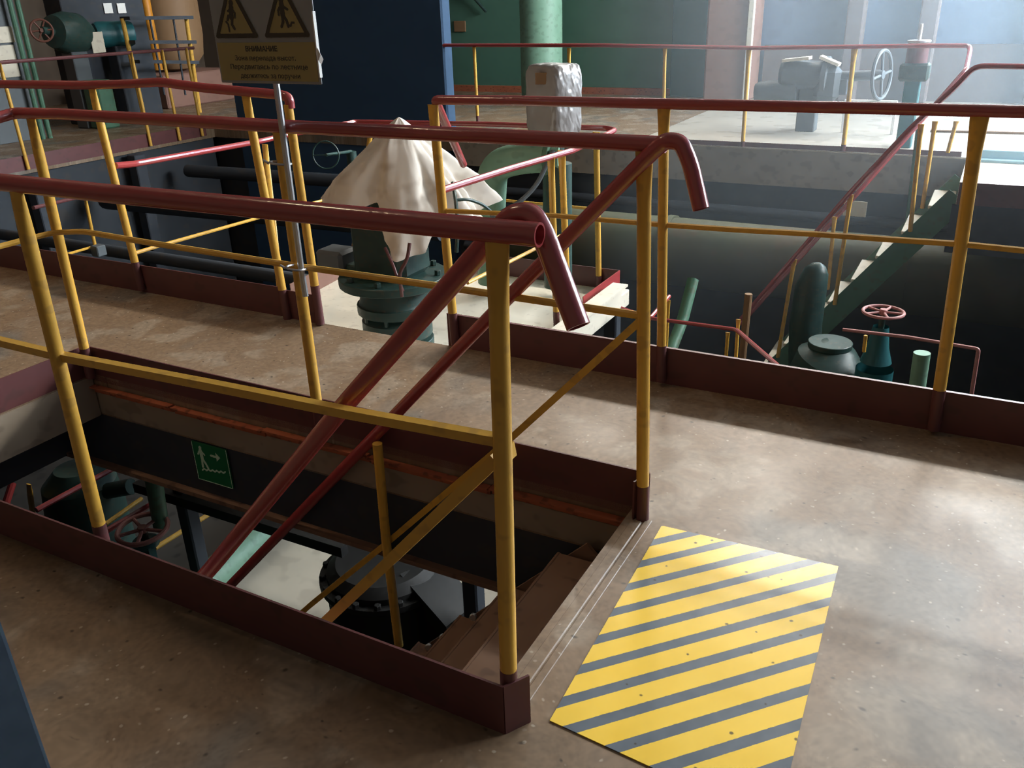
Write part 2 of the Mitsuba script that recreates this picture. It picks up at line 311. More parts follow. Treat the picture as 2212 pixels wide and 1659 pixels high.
# concrete lips and beams round the openings
struct('floor_beam', cat(span(SX0 - 1.6, SX1, SY1, SY1 + 0.93, -0.47, -0.2), span(SX0 - 0.5, SX0 - 0.3, SY0 - 0.4, SY1, -0.47, -0.2)), 'm_navy', 'dark navy beam under the far side of the stair opening', 'beam')
struct('flange_strip', cat(span(SX0 - 1.6, SX1, SY1 - 0.03, SY1 + 0.12, -0.475, -0.455)), 'm_tread', 'brown bottom flange of the navy beam below the exit sign', 'beam')
k = struct('concrete_rim', None, None, 'bare concrete rim of the stair opening below its toe boards', 'beam')
part(k, 'rim', span(SX0, SX1, SY1 - 0.004, SY1, -0.19, -0.085), 'm_concrete')
part(k, 'rim', span(SX0, SX0 + 0.012, SY0, SY1 - 0.01, -0.198, -0.012), 'm_concrete')
xs = np.linspace(SX0, SX1 - 0.02, 6)
for i in range(5):
    dz = [0.0, -0.004, 0.003, -0.002, 0.004][i]
    part(k, 'primed_angle', cat(span(xs[i] + 0.004, xs[i + 1] - 0.004, SY1 - 0.035, SY1 - 0.004, -0.055 + dz, -0.048 + dz), span(xs[i] + 0.004, xs[i + 1] - 0.004, SY1 - 0.012, SY1 - 0.004, -0.082 + dz, -0.048 + dz)), 'm_primer')
k = struct('entry_nosing', cat(span(SX1 - 0.022, SX1, SY0, SY1, -0.10, 0.003), cbox(SX1 - 0.002, SX1 + 0.032, SY0 + 0.06, SY1 - 0.07, -0.01, 0.004, 0.003), cbox(SX1 + 0.036, SX1 + 0.058, SY0 + 0.02, SY1 - 0.05, -0.01, 0.003, 0.002)), 'm_floor', 'worn concrete edge where the stair leaves the floor', 'floor')
struct('rim_beam', cat(span(PX0 + 3.95, 0.92, PY1 - 0.012, PY1 + 0.12, -0.36, -0.2), span(PX0 + 3.95, 0.92, PY1 - 0.012, PY1, -0.2, -0.004)), 'm_concrete', 'grey concrete beam below the far walkway edge', 'beam')
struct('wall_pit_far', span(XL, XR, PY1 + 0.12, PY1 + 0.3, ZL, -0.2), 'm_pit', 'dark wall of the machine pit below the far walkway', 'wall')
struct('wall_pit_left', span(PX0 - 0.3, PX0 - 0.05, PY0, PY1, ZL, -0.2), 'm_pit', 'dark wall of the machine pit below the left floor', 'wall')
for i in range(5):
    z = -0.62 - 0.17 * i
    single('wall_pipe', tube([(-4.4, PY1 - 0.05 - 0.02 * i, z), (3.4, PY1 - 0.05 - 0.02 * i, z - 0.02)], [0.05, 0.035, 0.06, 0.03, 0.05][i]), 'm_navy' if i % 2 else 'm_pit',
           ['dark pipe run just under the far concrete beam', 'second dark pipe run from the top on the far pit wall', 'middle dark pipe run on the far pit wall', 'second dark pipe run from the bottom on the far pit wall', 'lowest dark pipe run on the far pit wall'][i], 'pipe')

# blue block and columns at the back
struct('wall_blue', cbox(-8.05, -4.64, 7.76, 7.95, ZL, 3.4, 0.02), 'm_bluewall', 'large dark blue wall block behind the warning sign', 'wall')
k = struct('column', None, None, 'pink painted column right of the green wall', 'column')
part(k, 'shaft', cbox(-2.68, -2.06, 11.5, 12.19, 0, ZC - 0.01, 0.03), 'm_pink')
part(k, 'edge_strip', cbox(-2.10, -2.02, 11.44, 11.52, 0, ZC - 0.01, 0.01), 'm_cream', 'pale strip painted as the lit right edge')  # cream colour stands for light catching this edge of the column
for i, px in enumerate((-0.9, 0.0, 1.35)):
    struct('pilaster', cbox(px, px + 0.22, 11.9, 12.19, 0, 2.4, 0.02), 'm_dado', ['faint pink pilaster nearest the pink column', 'faint pink pilaster behind the valve handwheel', 'faint pink pilaster at the right edge'][i], 'column')

# ------------------------------------------------------------------ railings
RR = 0.021
def post(par, base, top, r=0.019, foot=0.14, flat=True, mat='m_yellow'):
    """Yellow upright with its end pressed flat under the rail and a foot painted like the toe board."""
    base, top = np.asarray(base, float), np.asarray(top, float)
    d = top - base; L = np.linalg.norm(d)
    lo = base + d * (foot / L)
    n = 14; ang = np.arange(n) * 2 * math.pi / n; vs, f = [], []
    stations = [(0, 1, 1), (0.86 * (L - foot) / (L - foot), 1, 1), (0.94, 1.18, 0.72), (1.0, 1.32, 0.35)] if flat else [(0, 1, 1), (0.5, 1, 1), (1, 1, 1)]
    for s, wx, wy in stations:
        c = lo + (top - lo) * s
        vs.append(np.stack([c[0] + r * wx * np.cos(ang), c[1] + r * wy * np.sin(ang), np.full(n, c[2])], 1))
    m = len(vs); v = np.vstack(vs + [[lo], [top]])
    for i in range(m - 1):
        for j in range(n):
            q = (j + 1) % n
            f += [[i * n + j, i * n + q, (i + 1) * n + q], [i * n + j, (i + 1) * n + q, (i + 1) * n + j]]
    for j in range(n):
        q = (j + 1) % n
        f += [[m * n, q, j], [m * n + 1, (m - 1) * n + j, (m - 1) * n + q]]
    k = part(par, 'post', trimesh.Trimesh(v, f, process=False), mat)
    if foot > 0.01: part(k, 'painted_foot', tube([base, lo], r * 1.03), 'm_kick', 'dark red foot')
    return k
def plate(p0, p1, z0, z1, th=0.006):
    p0, p1 = np.array([*p0, (z0 + z1) / 2], float), np.array([*p1, (z0 + z1) / 2], float)
    return bar(p0, p1, th, z1 - z0)
def wavy(pts, amp=0.004, step=0.12, seed=0):
    """Adds points along a polyline with a slight unevenness, as old pipe has."""
    out = [np.asarray(pts[0], float)]; r = np.random.default_rng(seed)
    for a, b in zip(pts[:-1], pts[1:]):
        a, b = np.asarray(a, float), np.asarray(b, float); n = max(1, int(np.linalg.norm(b - a) / step))
        for i in range(1, n + 1):
            out.append(a + (b - a) * i / n + (r.normal(0, amp, 3) if i < n else 0))
    return out

# R1: the near side of the stair opening
k = thing('guard_railing', 'front railing along the near side of the stair opening', 'railing')
part(k, 'toe_board', plate((-2.6, 0.0), (0.352, 0.0), -0.004, 0.133), 'm_kick', 'dark red toe board')
part(k, 'end_plate', bar((0.352, 0.0, 0.0645), (0.385, 0.055, 0.0645), 0.006, 0.137), 'm_kick', 'slanted dark red end plate')
post(k, (0.348, 0.03, 0.031), (0.358, 0.037, 1.092), 0.0185, 0.125)
post(k, (-0.955, 0.022, 0.0), (-0.945, 0.037, 1.106), 0.0185, 0.155)
post(k, (-2.26, 0.022, 0.0), (-2.26, 0.037, 1.09), 0.0185, 0.14)
part(k, 'top_rail', pipe_open([(-2.9, 0.045, 1.09), (-1.5, 0.042, 1.098), (-0.6, 0.04, 1.1), (0.398, 0.04, 1.107), (0.438, 0.04, 1.107)], RR, 0.02), 'm_red', 'dark red pipe handrail')
part(k, 'mid_rail', bars([(-2.6, 0.04, 0.66), (-0.936, 0.04, 0.659), (-0.405, 0.04, 0.677), (-0.006, 0.04, 0.688), (0.336, 0.04, 0.703)], 0.022, 0.02), 'm_yellow')

# stair handrails with their swan-neck ends
k = thing('stair_handrail', 'near stair handrail, thick dark red pipe with a swan neck end', 'handrail')
yn = 0.075
part(k, 'rail', pipe_open([(-1.9, 0.085, -1.27), (-0.603, 0.085, 0.075), (-0.069, 0.085, 0.669), (0.319, 0.086, 1.079), (0.364, 0.086, 1.123), (0.4, 0.086, 1.129), (0.423, 0.08, 1.1), (0.51, 0.035, 0.958)], RR, 0.045), 'm_red')
part(k, 'mid_bar', bars([(-1.7, yn, -1.60), (-0.186, 0.075, 0.067), (0.032, 0.075, 0.314), (0.327, 0.06, 0.65)], 0.02, 0.026), 'm_yellow')
part(k, 'weld_tab', bar((0.357, 0.055, 0.692), (0.362, 0.055, 0.663), 0.012, 0.02, (0, 1, 0)), 'm_yellow')
k = thing('stair_handrail', 'far stair handrail, dark red pipe running down behind the near one', 'handrail')
yf = 0.93
part(k, 'rail', pipe_open([(-1.95, yf, -1.27), (-1.579, 0.93, -0.883), (-0.115, 0.93, 0.654), (0.303, 0.93, 1.084), (0.348, 0.93, 1.126), (0.387, 0.93, 1.124), (0.415, 0.925, 1.077), (0.458, 0.9, 0.967)], RR, 0.045), 'm_red')
part(k, 'mid_bar', bars([(-1.7, yf, -1.45), (-1.115, 0.93, -0.833), (-0.683, 0.93, -0.399), (-0.124, 0.93, 0.178), (0.301, 0.93, 0.641)], 0.022, 0.022), 'm_yellow')
p1, p2, p3 = (-0.647, 0.9, 0.053), (-0.655, 0.9, -0.382), (-0.647, 0.9, -0.849)
part(k, 'post', tube([p3, p2, p1], 0.0175, 0.05), 'm_yellow', 'kinked yellow stair post')

# R2: the far side and the left end of the stair opening
k = thing('guard_railing', 'railing along the far side and left end of the stair opening', 'railing')
part(k, 'toe_board', plate((-2.27, 0.979), (0.325, 0.979), -0.03, 0.133), 'm_kick', 'dark red toe board')
part(k, 'toe_board', plate((-2.27, 0.979), (-2.27, 0.05), -0.004, 0.133), 'm_kick', 'dark red toe board')
part(k, 'end_plate', bar((0.325, 0.979, 0.066), (0.30, 0.91, 0.066), 0.006, 0.132), 'm_kick', 'dark red end plate')
post(k, (0.327, 0.925, -0.007), (0.289, 0.94, 1.097), 0.019, 0.125)
post(k, (-0.952, 0.955, 0), (-0.946, 0.943, 1.102), 0.020, 0.14)
post(k, (-2.232, 0.945, 0), (-2.196, 0.943, 1.1), 0.020, 0.14)
post(k, (-2.30, 0.32, 0), (-2.30, 0.33, 1.09), 0.019, 0.14)
part(k, 'top_rail', tube([(-2.31, -0.02, 1.07), (-2.31, 0.62, 1.07), (-2.287, 0.943, 1.114), (-2.041, 0.943, 1.118), (-0.851, 0.943, 1.112), (-0.225, 0.943, 1.113), (0.345, 0.943, 1.113)], RR, 0.03), 'm_red')
part(k, 'mid_rail', tube([(-2.29, -0.02, 0.63), (-2.29, 0.745, 0.634), (-2.226, 0.93, 0.65), (-2.024, 0.93, 0.674), (-1.709, 0.93, 0.666), (-0.937, 0.93, 0.655), (-0.343, 0.93, 0.655), (0.3, 0.93, 0.652)], 0.0115, 0.05, 8), 'm_yellow')

# R3: right part of the far walkway edge
k = thing('guard_railing', 'railing along the pit edge right of the covered valve', 'railing')
part(k, 'toe_board', plate((-0.985, 1.91), (3.2, 1.91), -0.004, 0.155), 'm_kick', 'dark red toe board')
part(k, 'top_edge', span(-0.985, 3.2, 1.905, 1.92, 0.155, 0.158), 'm_kick')
post(k, (-0.936, 1.89, 0.017), (-0.981, 1.9, 1.071), 0.020, 0.155)
post(k, (0.051, 1.885, 0.019), (0.011, 1.9, 1.086), 0.019, 0.155)
post(k, (1.064, 1.885, 0.016), (1.026, 1.9, 1.093), 0.021, 0.155)
part(k, 'top_rail', tube([(-1.292, 2.62, 0.69), (-0.968, 1.9, 1.089), (-0.622, 1.9, 1.095), (-0.067, 1.9, 1.098), (0.593, 1.9, 1.101), (1.142, 1.9, 1.103), (2.6, 1.9, 1.09), (3.2, 1.9, 1.09)], 0.019, 0.02), 'm_red')
part(k, 'mid_rail', tube(wavy([(-0.958, 1.895, 0.634), (-0.424, 1.895, 0.657), (0.035, 1.895, 0.66), (0.581, 1.895, 0.676), (1.039, 1.895, 0.686), (1.221, 1.895, 0.683), (2.6, 1.895, 0.66), (3.2, 1.895, 0.66)], 0.002, 0.2, 3), 0.0105, 0.0, 8), 'm_yellow')

# R4: left part of the far walkway edge
k = thing('guard_railing', 'railing along the pit edge left of the covered valve', 'railing')
part(k, 'toe_board', plate((-6.2, 1.91), (-1.99, 1.91), -0.004, 0.158), 'm_kick', 'dark red toe board')
part(k, 'toe_board', plate((-1.985, 1.905), (-1.735, 1.895), -0.004, 0.15, 0.005), 'm_kick', 'short dark toe board by the corner post')
post(k, (-3.019, 1.89, 0.021), (-3.081, 1.9, 1.102), 0.021, 0.158)
post(k, (-1.944, 1.89, -0.004), (-2.013, 1.9, 1.093), 0.021, 0.158)
post(k, (-1.726, 1.885, 0.005), (-1.758, 1.895, 1.052), 0.021, 0.20, flat=False)
post(k, (-4.55, 1.89, 0), (-4.55, 1.9, 1.09), 0.021, 0.158)
part(k, 'top_rail', tube([(-6.2, 1.9, 1.08), (-3.846, 1.9, 1.109), (-3.105, 1.9, 1.115), (-2.786, 1.9, 1.126), (-2.568, 1.9, 1.138), (-2.275, 1.9, 1.115), (-1.816, 1.9, 1.094), (-1.752, 1.9, 1.084), (-1.752, 1.9, 1.036)], 0.022, 0.05), 'm_red', 'dark red handrail with a bulge near its middle')

# sign pole and sign
k = thing('warning_sign', 'yellow and white warning sign on a thin steel pole', 'sign')
part(k, 'pole', cat(tube([(-0.886, 0.9, 0.563), (-0.894, 0.905, 0.666), (-0.893, 0.905, 1.244), (-0.90, 0.908, 1.50)], 0.0105, 0.0, 10)), 'm_steel', 'thin grey steel pole')
for c in ((-0.93, 0.915, 1.002), (-0.913, 0.905, 0.659)):
    part(k, 'wire_clamp', cat(ring(c, 0.033, 0.004, (0.1, 0.1, 1), 20, 6), tube([np.array(c) + (-0.03, -0.02, 0), np.array(c) + (-0.045, -0.03, 0.012)], 0.004)), 'm_steel', 'shiny wire clamp')
SW, SH = 0.404, 0.30
SX, SZ, SY = -1.110, 1.246, 0.893
part(k, 'board', cbox(SX, SX + SW, SY, SY + 0.006, SZ, SZ + SH, 0.002), 'm_signwhite', 'white sign board')
part(k, 'text_panel', span(SX + 0.008, SX + SW - 0.008, SY - 0.0012, SY + 0.001, SZ + 0.008, SZ + 0.118), 'm_signyellow', 'yellow text panel')
def cap(a, b, r): return LineString([a, b]).buffer(r)
def figure(kind):
    if kind == 0:   # tripping
        s = [Point(0.062, 0.092).buffer(0.0085), cap((0.060, 0.080), (0.056, 0.052), 0.0085), cap((0.058, 0.076), (0.046, 0.070), 0.0035), cap((0.062, 0.076), (0.072, 0.064), 0.0035), cap((0.072, 0.064), (0.070, 0.052), 0.0035),
             cap((0.056, 0.052), (0.044, 0.056), 0.0045), cap((0.044, 0.056), (0.039, 0.046), 0.0042), cap((0.058, 0.050), (0.054, 0.032), 0.0045), cap((0.054, 0.032), (0.062, 0.020), 0.0042), cap((0.032, 0.040), (0.038, 0.034), 0.003), cap((0.038, 0.034), (0.040, 0.014), 0.003)]
    else:           # stepping down
        s = [Point(0.060, 0.096).buffer(0.0085), cap((0.060, 0.084), (0.060, 0.056), 0.0085), cap((0.056, 0.080), (0.045, 0.068), 0.0035), cap((0.045, 0.068), (0.045, 0.056), 0.0033), cap((0.064, 0.078), (0.080, 0.070), 0.0035),
             cap((0.058, 0.054), (0.058, 0.036), 0.0045), cap((0.058, 0.036), (0.050, 0.024), 0.0042), cap((0.062, 0.054), (0.072, 0.040), 0.0045), cap((0.072, 0.040), (0.076, 0.024), 0.0042), cap((0.078, 0.026), (0.086, 0.026), 0.003), cap((0.086, 0.026), (0.090, 0.034), 0.003), cap((0.090, 0.034), (0.098, 0.034), 0.003)]
    return unary_union(s)
for i, x0 in enumerate((0.018, 0.218)):
    t = Polygon([(0, 0), (0.158, 0), (0.079, 0.142)]).buffer(0.006)
    o = (SX + x0, SY - 0.001, SZ + 0.137)
    q = part(k, 'triangle', prism(t, 0.001, UPRIGHT, o), 'm_signyellow', ['left warning triangle', 'right warning triangle'][i])
    part(q, 'border', prism(t.difference(t.buffer(-0.0125)), 0.001, UPRIGHT, (o[0], o[1] - 0.001, o[2])), 'm_signblack')
    part(q, 'pictogram', prism(figure(i), 0.001, UPRIGHT, (o[0] + 0.013, o[1] - 0.001, o[2])), 'm_signblack', ['black figure tripping', 'black figure stepping down'][i])
for txt, h, z, cx, wd, bold in (('ВНИМАНИЕ', 0.0150, 0.093, 0.188, 0.127, True), ('Зона перепада высот.', 0.0145, 0.067, 0.197, 0.243, False), ('Передвигаясь по лестнице', 0.0145, 0.042, 0.206, 0.309, False), ('держитесь за поручни', 0.0145, 0.016, 0.208, 0.239, False)):
    m = meshkit.text_mesh(txt, h, 0.0008, bold)
    m.apply_scale([wd / (m.bounds[1][0] - m.bounds[0][0]), 1, 1]); m.apply_transform(UPRIGHT)
    m.apply_translation((SX + cx - wd / 2 - m.bounds[0][0], SY - 0.0012, SZ + z))
    part(k, 'lettering', m, 'm_signblack', smooth=False)
part(k, 'torn_tape', cat(bar((SX + SW + 0.001, SY, SZ + 0.02), (SX + SW + 0.001, SY, SZ + 0.2), 0.004, 0.012, (0, 1, 0)), trimesh.convex.convex_hull(np.array([(SX + SW, SY - 0.004, SZ + 0.11), (SX + SW + 0.012, SY - 0.003, SZ + 0.085), (SX + SW + 0.010, SY + 0.01, SZ + 0.07), (SX + SW, SY + 0.006, SZ + 0.05), (SX + SW + 0.005, SY - 0.004, SZ + 0.07)]))), 'm_white', 'torn white film at the edge')

# the mat
mt = cbox(0.405, 0.908, 0.076, 0.925, 0.0, 0.003, 0.0008)
single('hazard_mat', prism(Polygon([(0.424, 0.074), (0.392, 0.911), (0.896, 0.929), (0.924, 0.15), (0.921, 0.03), (0.66, 0.055)]), 0.0025, at=(0, 0, 0.0005)), 'm_mat', 'yellow and grey diagonally striped hazard mat on the floor', 'mat')

# exit sign on the beam
k = thing('exit_sign', 'green stair exit sign on the navy beam', 'sign')
ex0, ez0, ew, eh = -1.69, -0.385, 0.2, 0.185
part(k, 'panel', cbox(ex0, ex0 + ew, 0.962, 0.970, ez0, ez0 + eh, 0.0015), 'm_exit', 'dark green panel')
e = unary_union([sbox(0, 0, 0.003, eh), sbox(ew - 0.003, 0, ew, eh), sbox(0, 0, ew, 0.003)])
part(k, 'border', prism(e, 0.0012, UPRIGHT, (ex0, 0.9622, ez0)), 'm_exitmark')
fg = unary_union([Point(0.055, 0.163).buffer(0.008), cap((0.054, 0.15), (0.056, 0.112), 0.009), cap((0.05, 0.15), (0.036, 0.128), 0.004), cap((0.058, 0.148), (0.074, 0.132), 0.004), cap((0.054, 0.11), (0.05, 0.07), 0.0055), cap((0.058, 0.11), (0.072, 0.088), 0.0055), cap((0.072, 0.088), (0.082, 0.068), 0.005)])
part(k, 'pictogram', prism(fg, 0.0012, UPRIGHT, (ex0 - 0.008, 0.9622, ez0)), 'm_exitmark', 'pale walking figure')
ar = unary_union([cap((0.105, 0.138), (0.14, 0.138), 0.005), Polygon([(0.135, 0.158), (0.158, 0.138), (0.135, 0.118)])])
part(k, 'arrow', prism(ar, 0.0012, UPRIGHT, (ex0, 0.9622, ez0)), 'm_exitmark', 'pale arrow pointing right')
zg = [(0.035 + 0.0125 * i, 0.052 + (0.008 if i % 2 else 0.0) + 0.0015 * i) for i in range(12)]
part(k, 'stair_line', prism(LineString(zg).buffer(0.0035), 0.0012, UPRIGHT, (ex0, 0.9622, ez0)), 'm_exitmark', 'pale zigzag stair')

# ------------------------------------------------------------------ the near stair
k = thing('stair', 'steep brown stair going down into the opening behind the front railing', 'stair')
for i in range(11):
    x1, z = 0.265 - 0.2 * i, -0.19 - 0.2 * i
    part(k, 'tread', cat(cbox(x1 - 0.21, x1, 0.10, 0.90, z - 0.025, z, 0.004), cbox(x1 - 0.215, x1 - 0.205, 0.10, 0.90, z - 0.045, z + 0.002, 0.002)), 'm_tread')
for y in (0.075, 0.925):
    part(k, 'stringer', bar((0.20, y, -0.20), (-1.95, y, -2.35), 0.012, 0.16), 'm_tread')
for i in range(5):
    part(k, 'bolt', disc((-0.28 - 0.07 * i, 0.885, -0.56 - 0.073 * i), 0.014, 0.016, (0.3, -1, 0.3), 8, 0.003), 'm_steel', 'bright bolt head')

# ------------------------------------------------------------------ valve platform and covered valve
PZ = -0.5
k = thing('valve_platform', 'sunken concrete platform carrying the cloth covered valve', 'platform')
part(k, 'deck', cbox(-3.35, -1.06, 1.93, 4.45, PZ - 0.12, PZ, 0.006), 'm_cream', 'deck with the light on it painted in as a pale tone')  # cream deck colour holds the light that whitens it
part(k, 'edge_channel', cat(span(-1.05, -0.985, 2.0, 4.1, PZ - 0.02, PZ + 0.155), span(-1.05, -0.94, 2.0, 4.1, PZ + 0.14, PZ + 0.155)), 'm_cream', 'cream painted channel along the right edge')
part(k, 'toe_board', plate((-2.4, 4.40), (-1.12, 4.40), PZ, PZ + 0.15), 'm_kick', 'dark red toe board')
part(k, 'toe_board', plate((-1.12, 4.40), (-1.12, 3.75), PZ, PZ + 0.15), 'm_red', 'bright red toe board end')
part(k, 'toe_board', plate((-3.15, 3.2), (-3.30, 4.40), PZ, PZ + 0.15), 'm_pink', 'left toe board with the light on it painted pink')  # pinker than the other boards: light put into its colour
part(k, 'leg', cbox(-3.3, -3.2, 2.0, 2.1, ZL, PZ - 0.12, 0.01), 'm_navy'); part(k, 'leg', cbox(-1.2, -1.1, 2.2, 2.3, ZL, PZ - 0.12, 0.01), 'm_navy')
part(k, 'leg', cbox(-3.3, -3.2, 4.3, 4.4, ZL, PZ - 0.12, 0.01), 'm_navy'); part(k, 'leg', cbox(-1.2, -1.1, 4.3, 4.4, ZL, PZ - 0.12, 0.01), 'm_navy')
k = thing('platform_railing', 'low railing round the sunken valve platform', 'railing')
zr = 0.6
part(k, 'top_rail', tube([(-3.072, 1.93, 0.7), (-3.193, 2.15, 0.666), (-3.42, 3.4, zr), (-3.435, 3.588, 0.6), (-3.387, 4.429, 0.6), (-2.286, 4.587, 0.6), (-1.329, 4.624, 0.6), (-1.236, 4.556, 0.6), (-1.243, 4.239, 0.58), (-1.163, 3.671, 0.6), (-1.244, 3.02, 0.6), (-1.263, 2.361, 0.61)], 0.018, 0.03, 10), 'm_red')
part(k, 'mid_rail', tube([(-3.063, 1.91, 0.216), (-3.119, 2.1, 0.199), (-3.538, 3.464, 0.05), (-3.47, 4.127, 0.05), (-2.206, 4.615, 0.03), (-1.378, 4.587, 0.03)], 0.011, 0.02, 8), 'm_yellow')
part(k, 'mid_rail', tube([(-1.314, 2.633, 0.05), (-1.282, 3.383, 0.05), (-1.265, 3.93, 0.05)], 0.011, 0.02, 8), 'm_yellow')
post(k, (-1.152, 3.415, -0.5), (-1.196, 3.45, 0.601), 0.02, 0.15)
post(k, (-1.162, 3.613, -0.5), (-1.221, 3.65, 0.603), 0.021, 0.15)
post(k, (-1.261, 4.36, -0.552), (-1.333, 4.45, 0.598), 0.021, 0.15)
post(k, (-3.4, 4.2, PZ), (-3.286, 4.5, 0.562), 0.02, 0.15)
post(k, (-2.378, 2.3, -0.204), (-3.28, 3.288, 0.6), 0.02, 0.15)

# covered valve
vc = V(-1.98, 2.86, 0)
k = thing('gate_valve', 'dark green valve on the sunken platform under a white cloth', 'valve')
part(k, 'flange', disc((vc[0], vc[1], PZ), 0.22, 0.05), 'm_darkgreen')
part(k, 'body', lathe([(0.19, 0), (0.215, 0.03), (0.215, 0.13), (0.18, 0.16), (0.18, 0.19)], (vc[0], vc[1], PZ + 0.05)), 'm_darkgreen')
part(k, 'flange', disc((vc[0], vc[1], PZ + 0.23), 0.235, 0.06), 'm_darkgreen')
part(k, 'yoke', lathe([(0.225, 0), (0.215, 0.02), (0.205, 0.1), (0.23, 0.13)], (vc[0], vc[1], PZ + 0.29)), 'm_darkgreen')
part(k, 'flange', disc((vc[0], vc[1], PZ + 0.41), 0.33, 0.05), 'm_darkgreen')
part(k, 'gearbox', cbox(vc[0] - 0.19, vc[0] + 0.19, vc[1] - 0.16, vc[1] + 0.16, PZ + 0.46, PZ + 0.84, 0.04), 'm_darkgreen')
part(k, 'motor', tube([(vc[0], vc[1], PZ + 0.86), (vc[0], vc[1], PZ + 1.22)], [0.1, 0.07]), 'm_darkgreen')
for a in range(8):
    t = a * math.pi / 4 + 0.3
    part(k, 'bolt', cat(disc((vc[0] + 0.28 * math.cos(t), vc[1] + 0.28 * math.sin(t), PZ + 0.46), 0.02, 0.03, n=6), tube([(vc[0] + 0.2 * math.cos(t), vc[1] + 0.2 * math.sin(t), PZ + 0.19), (vc[0] + 0.2 * math.cos(t), vc[1] + 0.2 * math.sin(t), PZ + 0.33)], 0.014, n=6)), 'm_darkgreen')
part(k, 'switch_box', cbox(vc[0] - 0.46, vc[0] - 0.26, vc[1] - 0.16, vc[1] + 0.02, PZ + 0.47, PZ + 0.60, 0.02), 'm_grey', 'small grey box on the flange'); part(k, 'bracket', cbox(vc[0] - 0.28, vc[0] - 0.15, vc[1] - 0.12, vc[1] - 0.02, PZ + 0.45, PZ + 0.52, 0.01), 'm_darkgreen')
part(k, 'cable', tube([(-1.617, 2.55, 0.263), (-1.62, 2.52, 0.18), (-1.669, 2.5, 0.101), (-1.701, 2.55, -0.052)], 0.010, 0.05, 8), 'm_kick', 'thin red cable')
part(k, 'cable', tube([(-1.786, 2.55, 0.22), (-1.718, 2.52, 0.13), (-1.685, 2.5, 0.073), (-1.691, 2.55, -0.018)], 0.009, 0.05, 8), 'm_kick', 'thin red cable')
def cloth(c, top):
    """A sheet hanging from one peak in deep folds. Angles are measured from the viewer's side."""
    fr, rt = unit(V(0.6, -0.8, 0)), unit(V(0.8, 0.6, 0))
    A = np.array([-180, -140, -112, -92, -80, -66, -52, -40, -24, -12, 0, 12, 22, 32, 44, 58, 66, 76, 88, 98, 108, 124, 150])
    Rr = np.array([0.42, 0.46, 0.48, 0.49, 0.49, 0.44, 0.32, 0.25, 0.36, 0.40, 0.38, 0.40, 0.34, 0.28, 0.40, 0.52, 0.44, 0.50, 0.42, 0.60, 0.57, 0.46, 0.44])
    D = np.array([0.52, 0.50, 0.47, 0.44, 0.46, 0.50, 0.46, 0.44, 0.64, 0.71, 0.69, 0.68, 0.60, 0.54, 0.60, 0.66, 0.72, 0.64, 0.56, 0.52, 0.52, 0.53, 0.54])
    from scipy.interpolate import PchipInterpolator
    ex = lambda y: PchipInterpolator(np.concatenate([A - 360, A, A + 360]), np.concatenate([y] * 3))
    fR, fD = ex(Rr), ex(D)
    n, m = 240, 40; v = []
    for j in range(m + 1):
        s = j / m
        for i in range(n):
            th = -180 + 360 * i / n; a = math.radians(th)
            base = 0.44
            q = min(1.0, s * 1.5); R = base * (1 - q) + float(fR(th)) * q
            r = R * s ** 0.86 * (1 + 0.02 * s * math.sin(11 * a + 3 * s))
            z = top - float(fD(th)) * (s ** 1.04) - 0.010 * math.sin(5 * a + 8 * s) * s
            p = c + fr * (r * math.cos(a)) + rt * (r * math.sin(a)) ; p[2] = z
            v.append(p)
    v = np.array(v)
    v += (meshkit.fbm(v * 9.0, 3, 2)[:, None] - 0.5) * 0.035 * np.repeat(np.linspace(0, 1, m + 1), n)[:, None] ** 0.5 * np.array([1, 1, 0.4])
    f = []
    for j in range(m):
        for i in range(n):
            q = (i + 1) % n
            f += [[j * n + i, (j + 1) * n + i, (j + 1) * n + q], [j * n + i, (j + 1) * n + q, j * n + q]]
    return trimesh.Trimesh(v, f, process=False)
kc = thing('dust_cloth', 'white cloth draped over the valve in deep folds', 'cloth')
part(kc, 'sheet', cloth(V(vc[0] + 0.10, vc[1] + 0.05, 0), 0.87), 'm_cloth', smooth=True)
part(kc, 'cord', tube([(-1.427, 2.72, 0.568), (-1.352, 2.62, 0.507), (-1.323, 2.58, 0.445), (-1.314, 2.56, 0.352), (-1.321, 2.55, 0.242)], 0.010, 0.04, 8), 'm_darkgreen', 'dark cord tied over the sheet')
part(kc, 'cord', tube([(-1.352, 2.62, 0.502), (-1.309, 2.68, 0.498), (-1.284, 2.78, 0.452), (-1.263, 2.86, 0.384)], 0.009, 0.04, 8), 'm_darkgreen', 'loop of dark cord')

# wrapped actuator on its pipe
k = thing('wrapped_actuator', 'grey actuator box wrapped in plastic film on a green pipe', 'actuator')
bc = np.array((-1.487, 4.1, 0.837))
bx = trimesh.creation.box(extents=(0.30, 0.26, 0.46))
for _ in range(4): bx = bx.subdivide()
v = bx.vertices.copy(); q = v / np.array([0.15, 0.13, 0.23]); w = np.abs(q)
v = v * (1 - 0.16 * np.clip((w ** 6).sum(1) - 1, 0, 2)[:, None] * 0.55)
v += (meshkit.fbm(v * 11 + 3, 3, 5)[:, None] - 0.5) * 0.035 * unit(V(1, 1, 0.6)) * np.sign(v)
bx.vertices = v; bx.apply_transform(trimesh.transformations.rotation_matrix(-0.35, [0, 0, 1])); bx.apply_translation(bc)
part(k, 'box', bx, 'm_wrap', smooth=True)
part(k, 'label_plate', bar(bc + (-0.01, -0.14, 0.115), bc + (-0.01, -0.14, 0.185), 0.09, 0.02, (0.35, -0.94, 0)), 'm_tan', 'tan plate under the film')
part(k, 'neck', tube([bc - (0, 0, 0.40), bc - (0, 0, 0.21)], 0.07), 'm_darkgreen')
k = thing('elbow_pipe', 'pale green pipe elbow below the wrapped actuator', 'pipe')
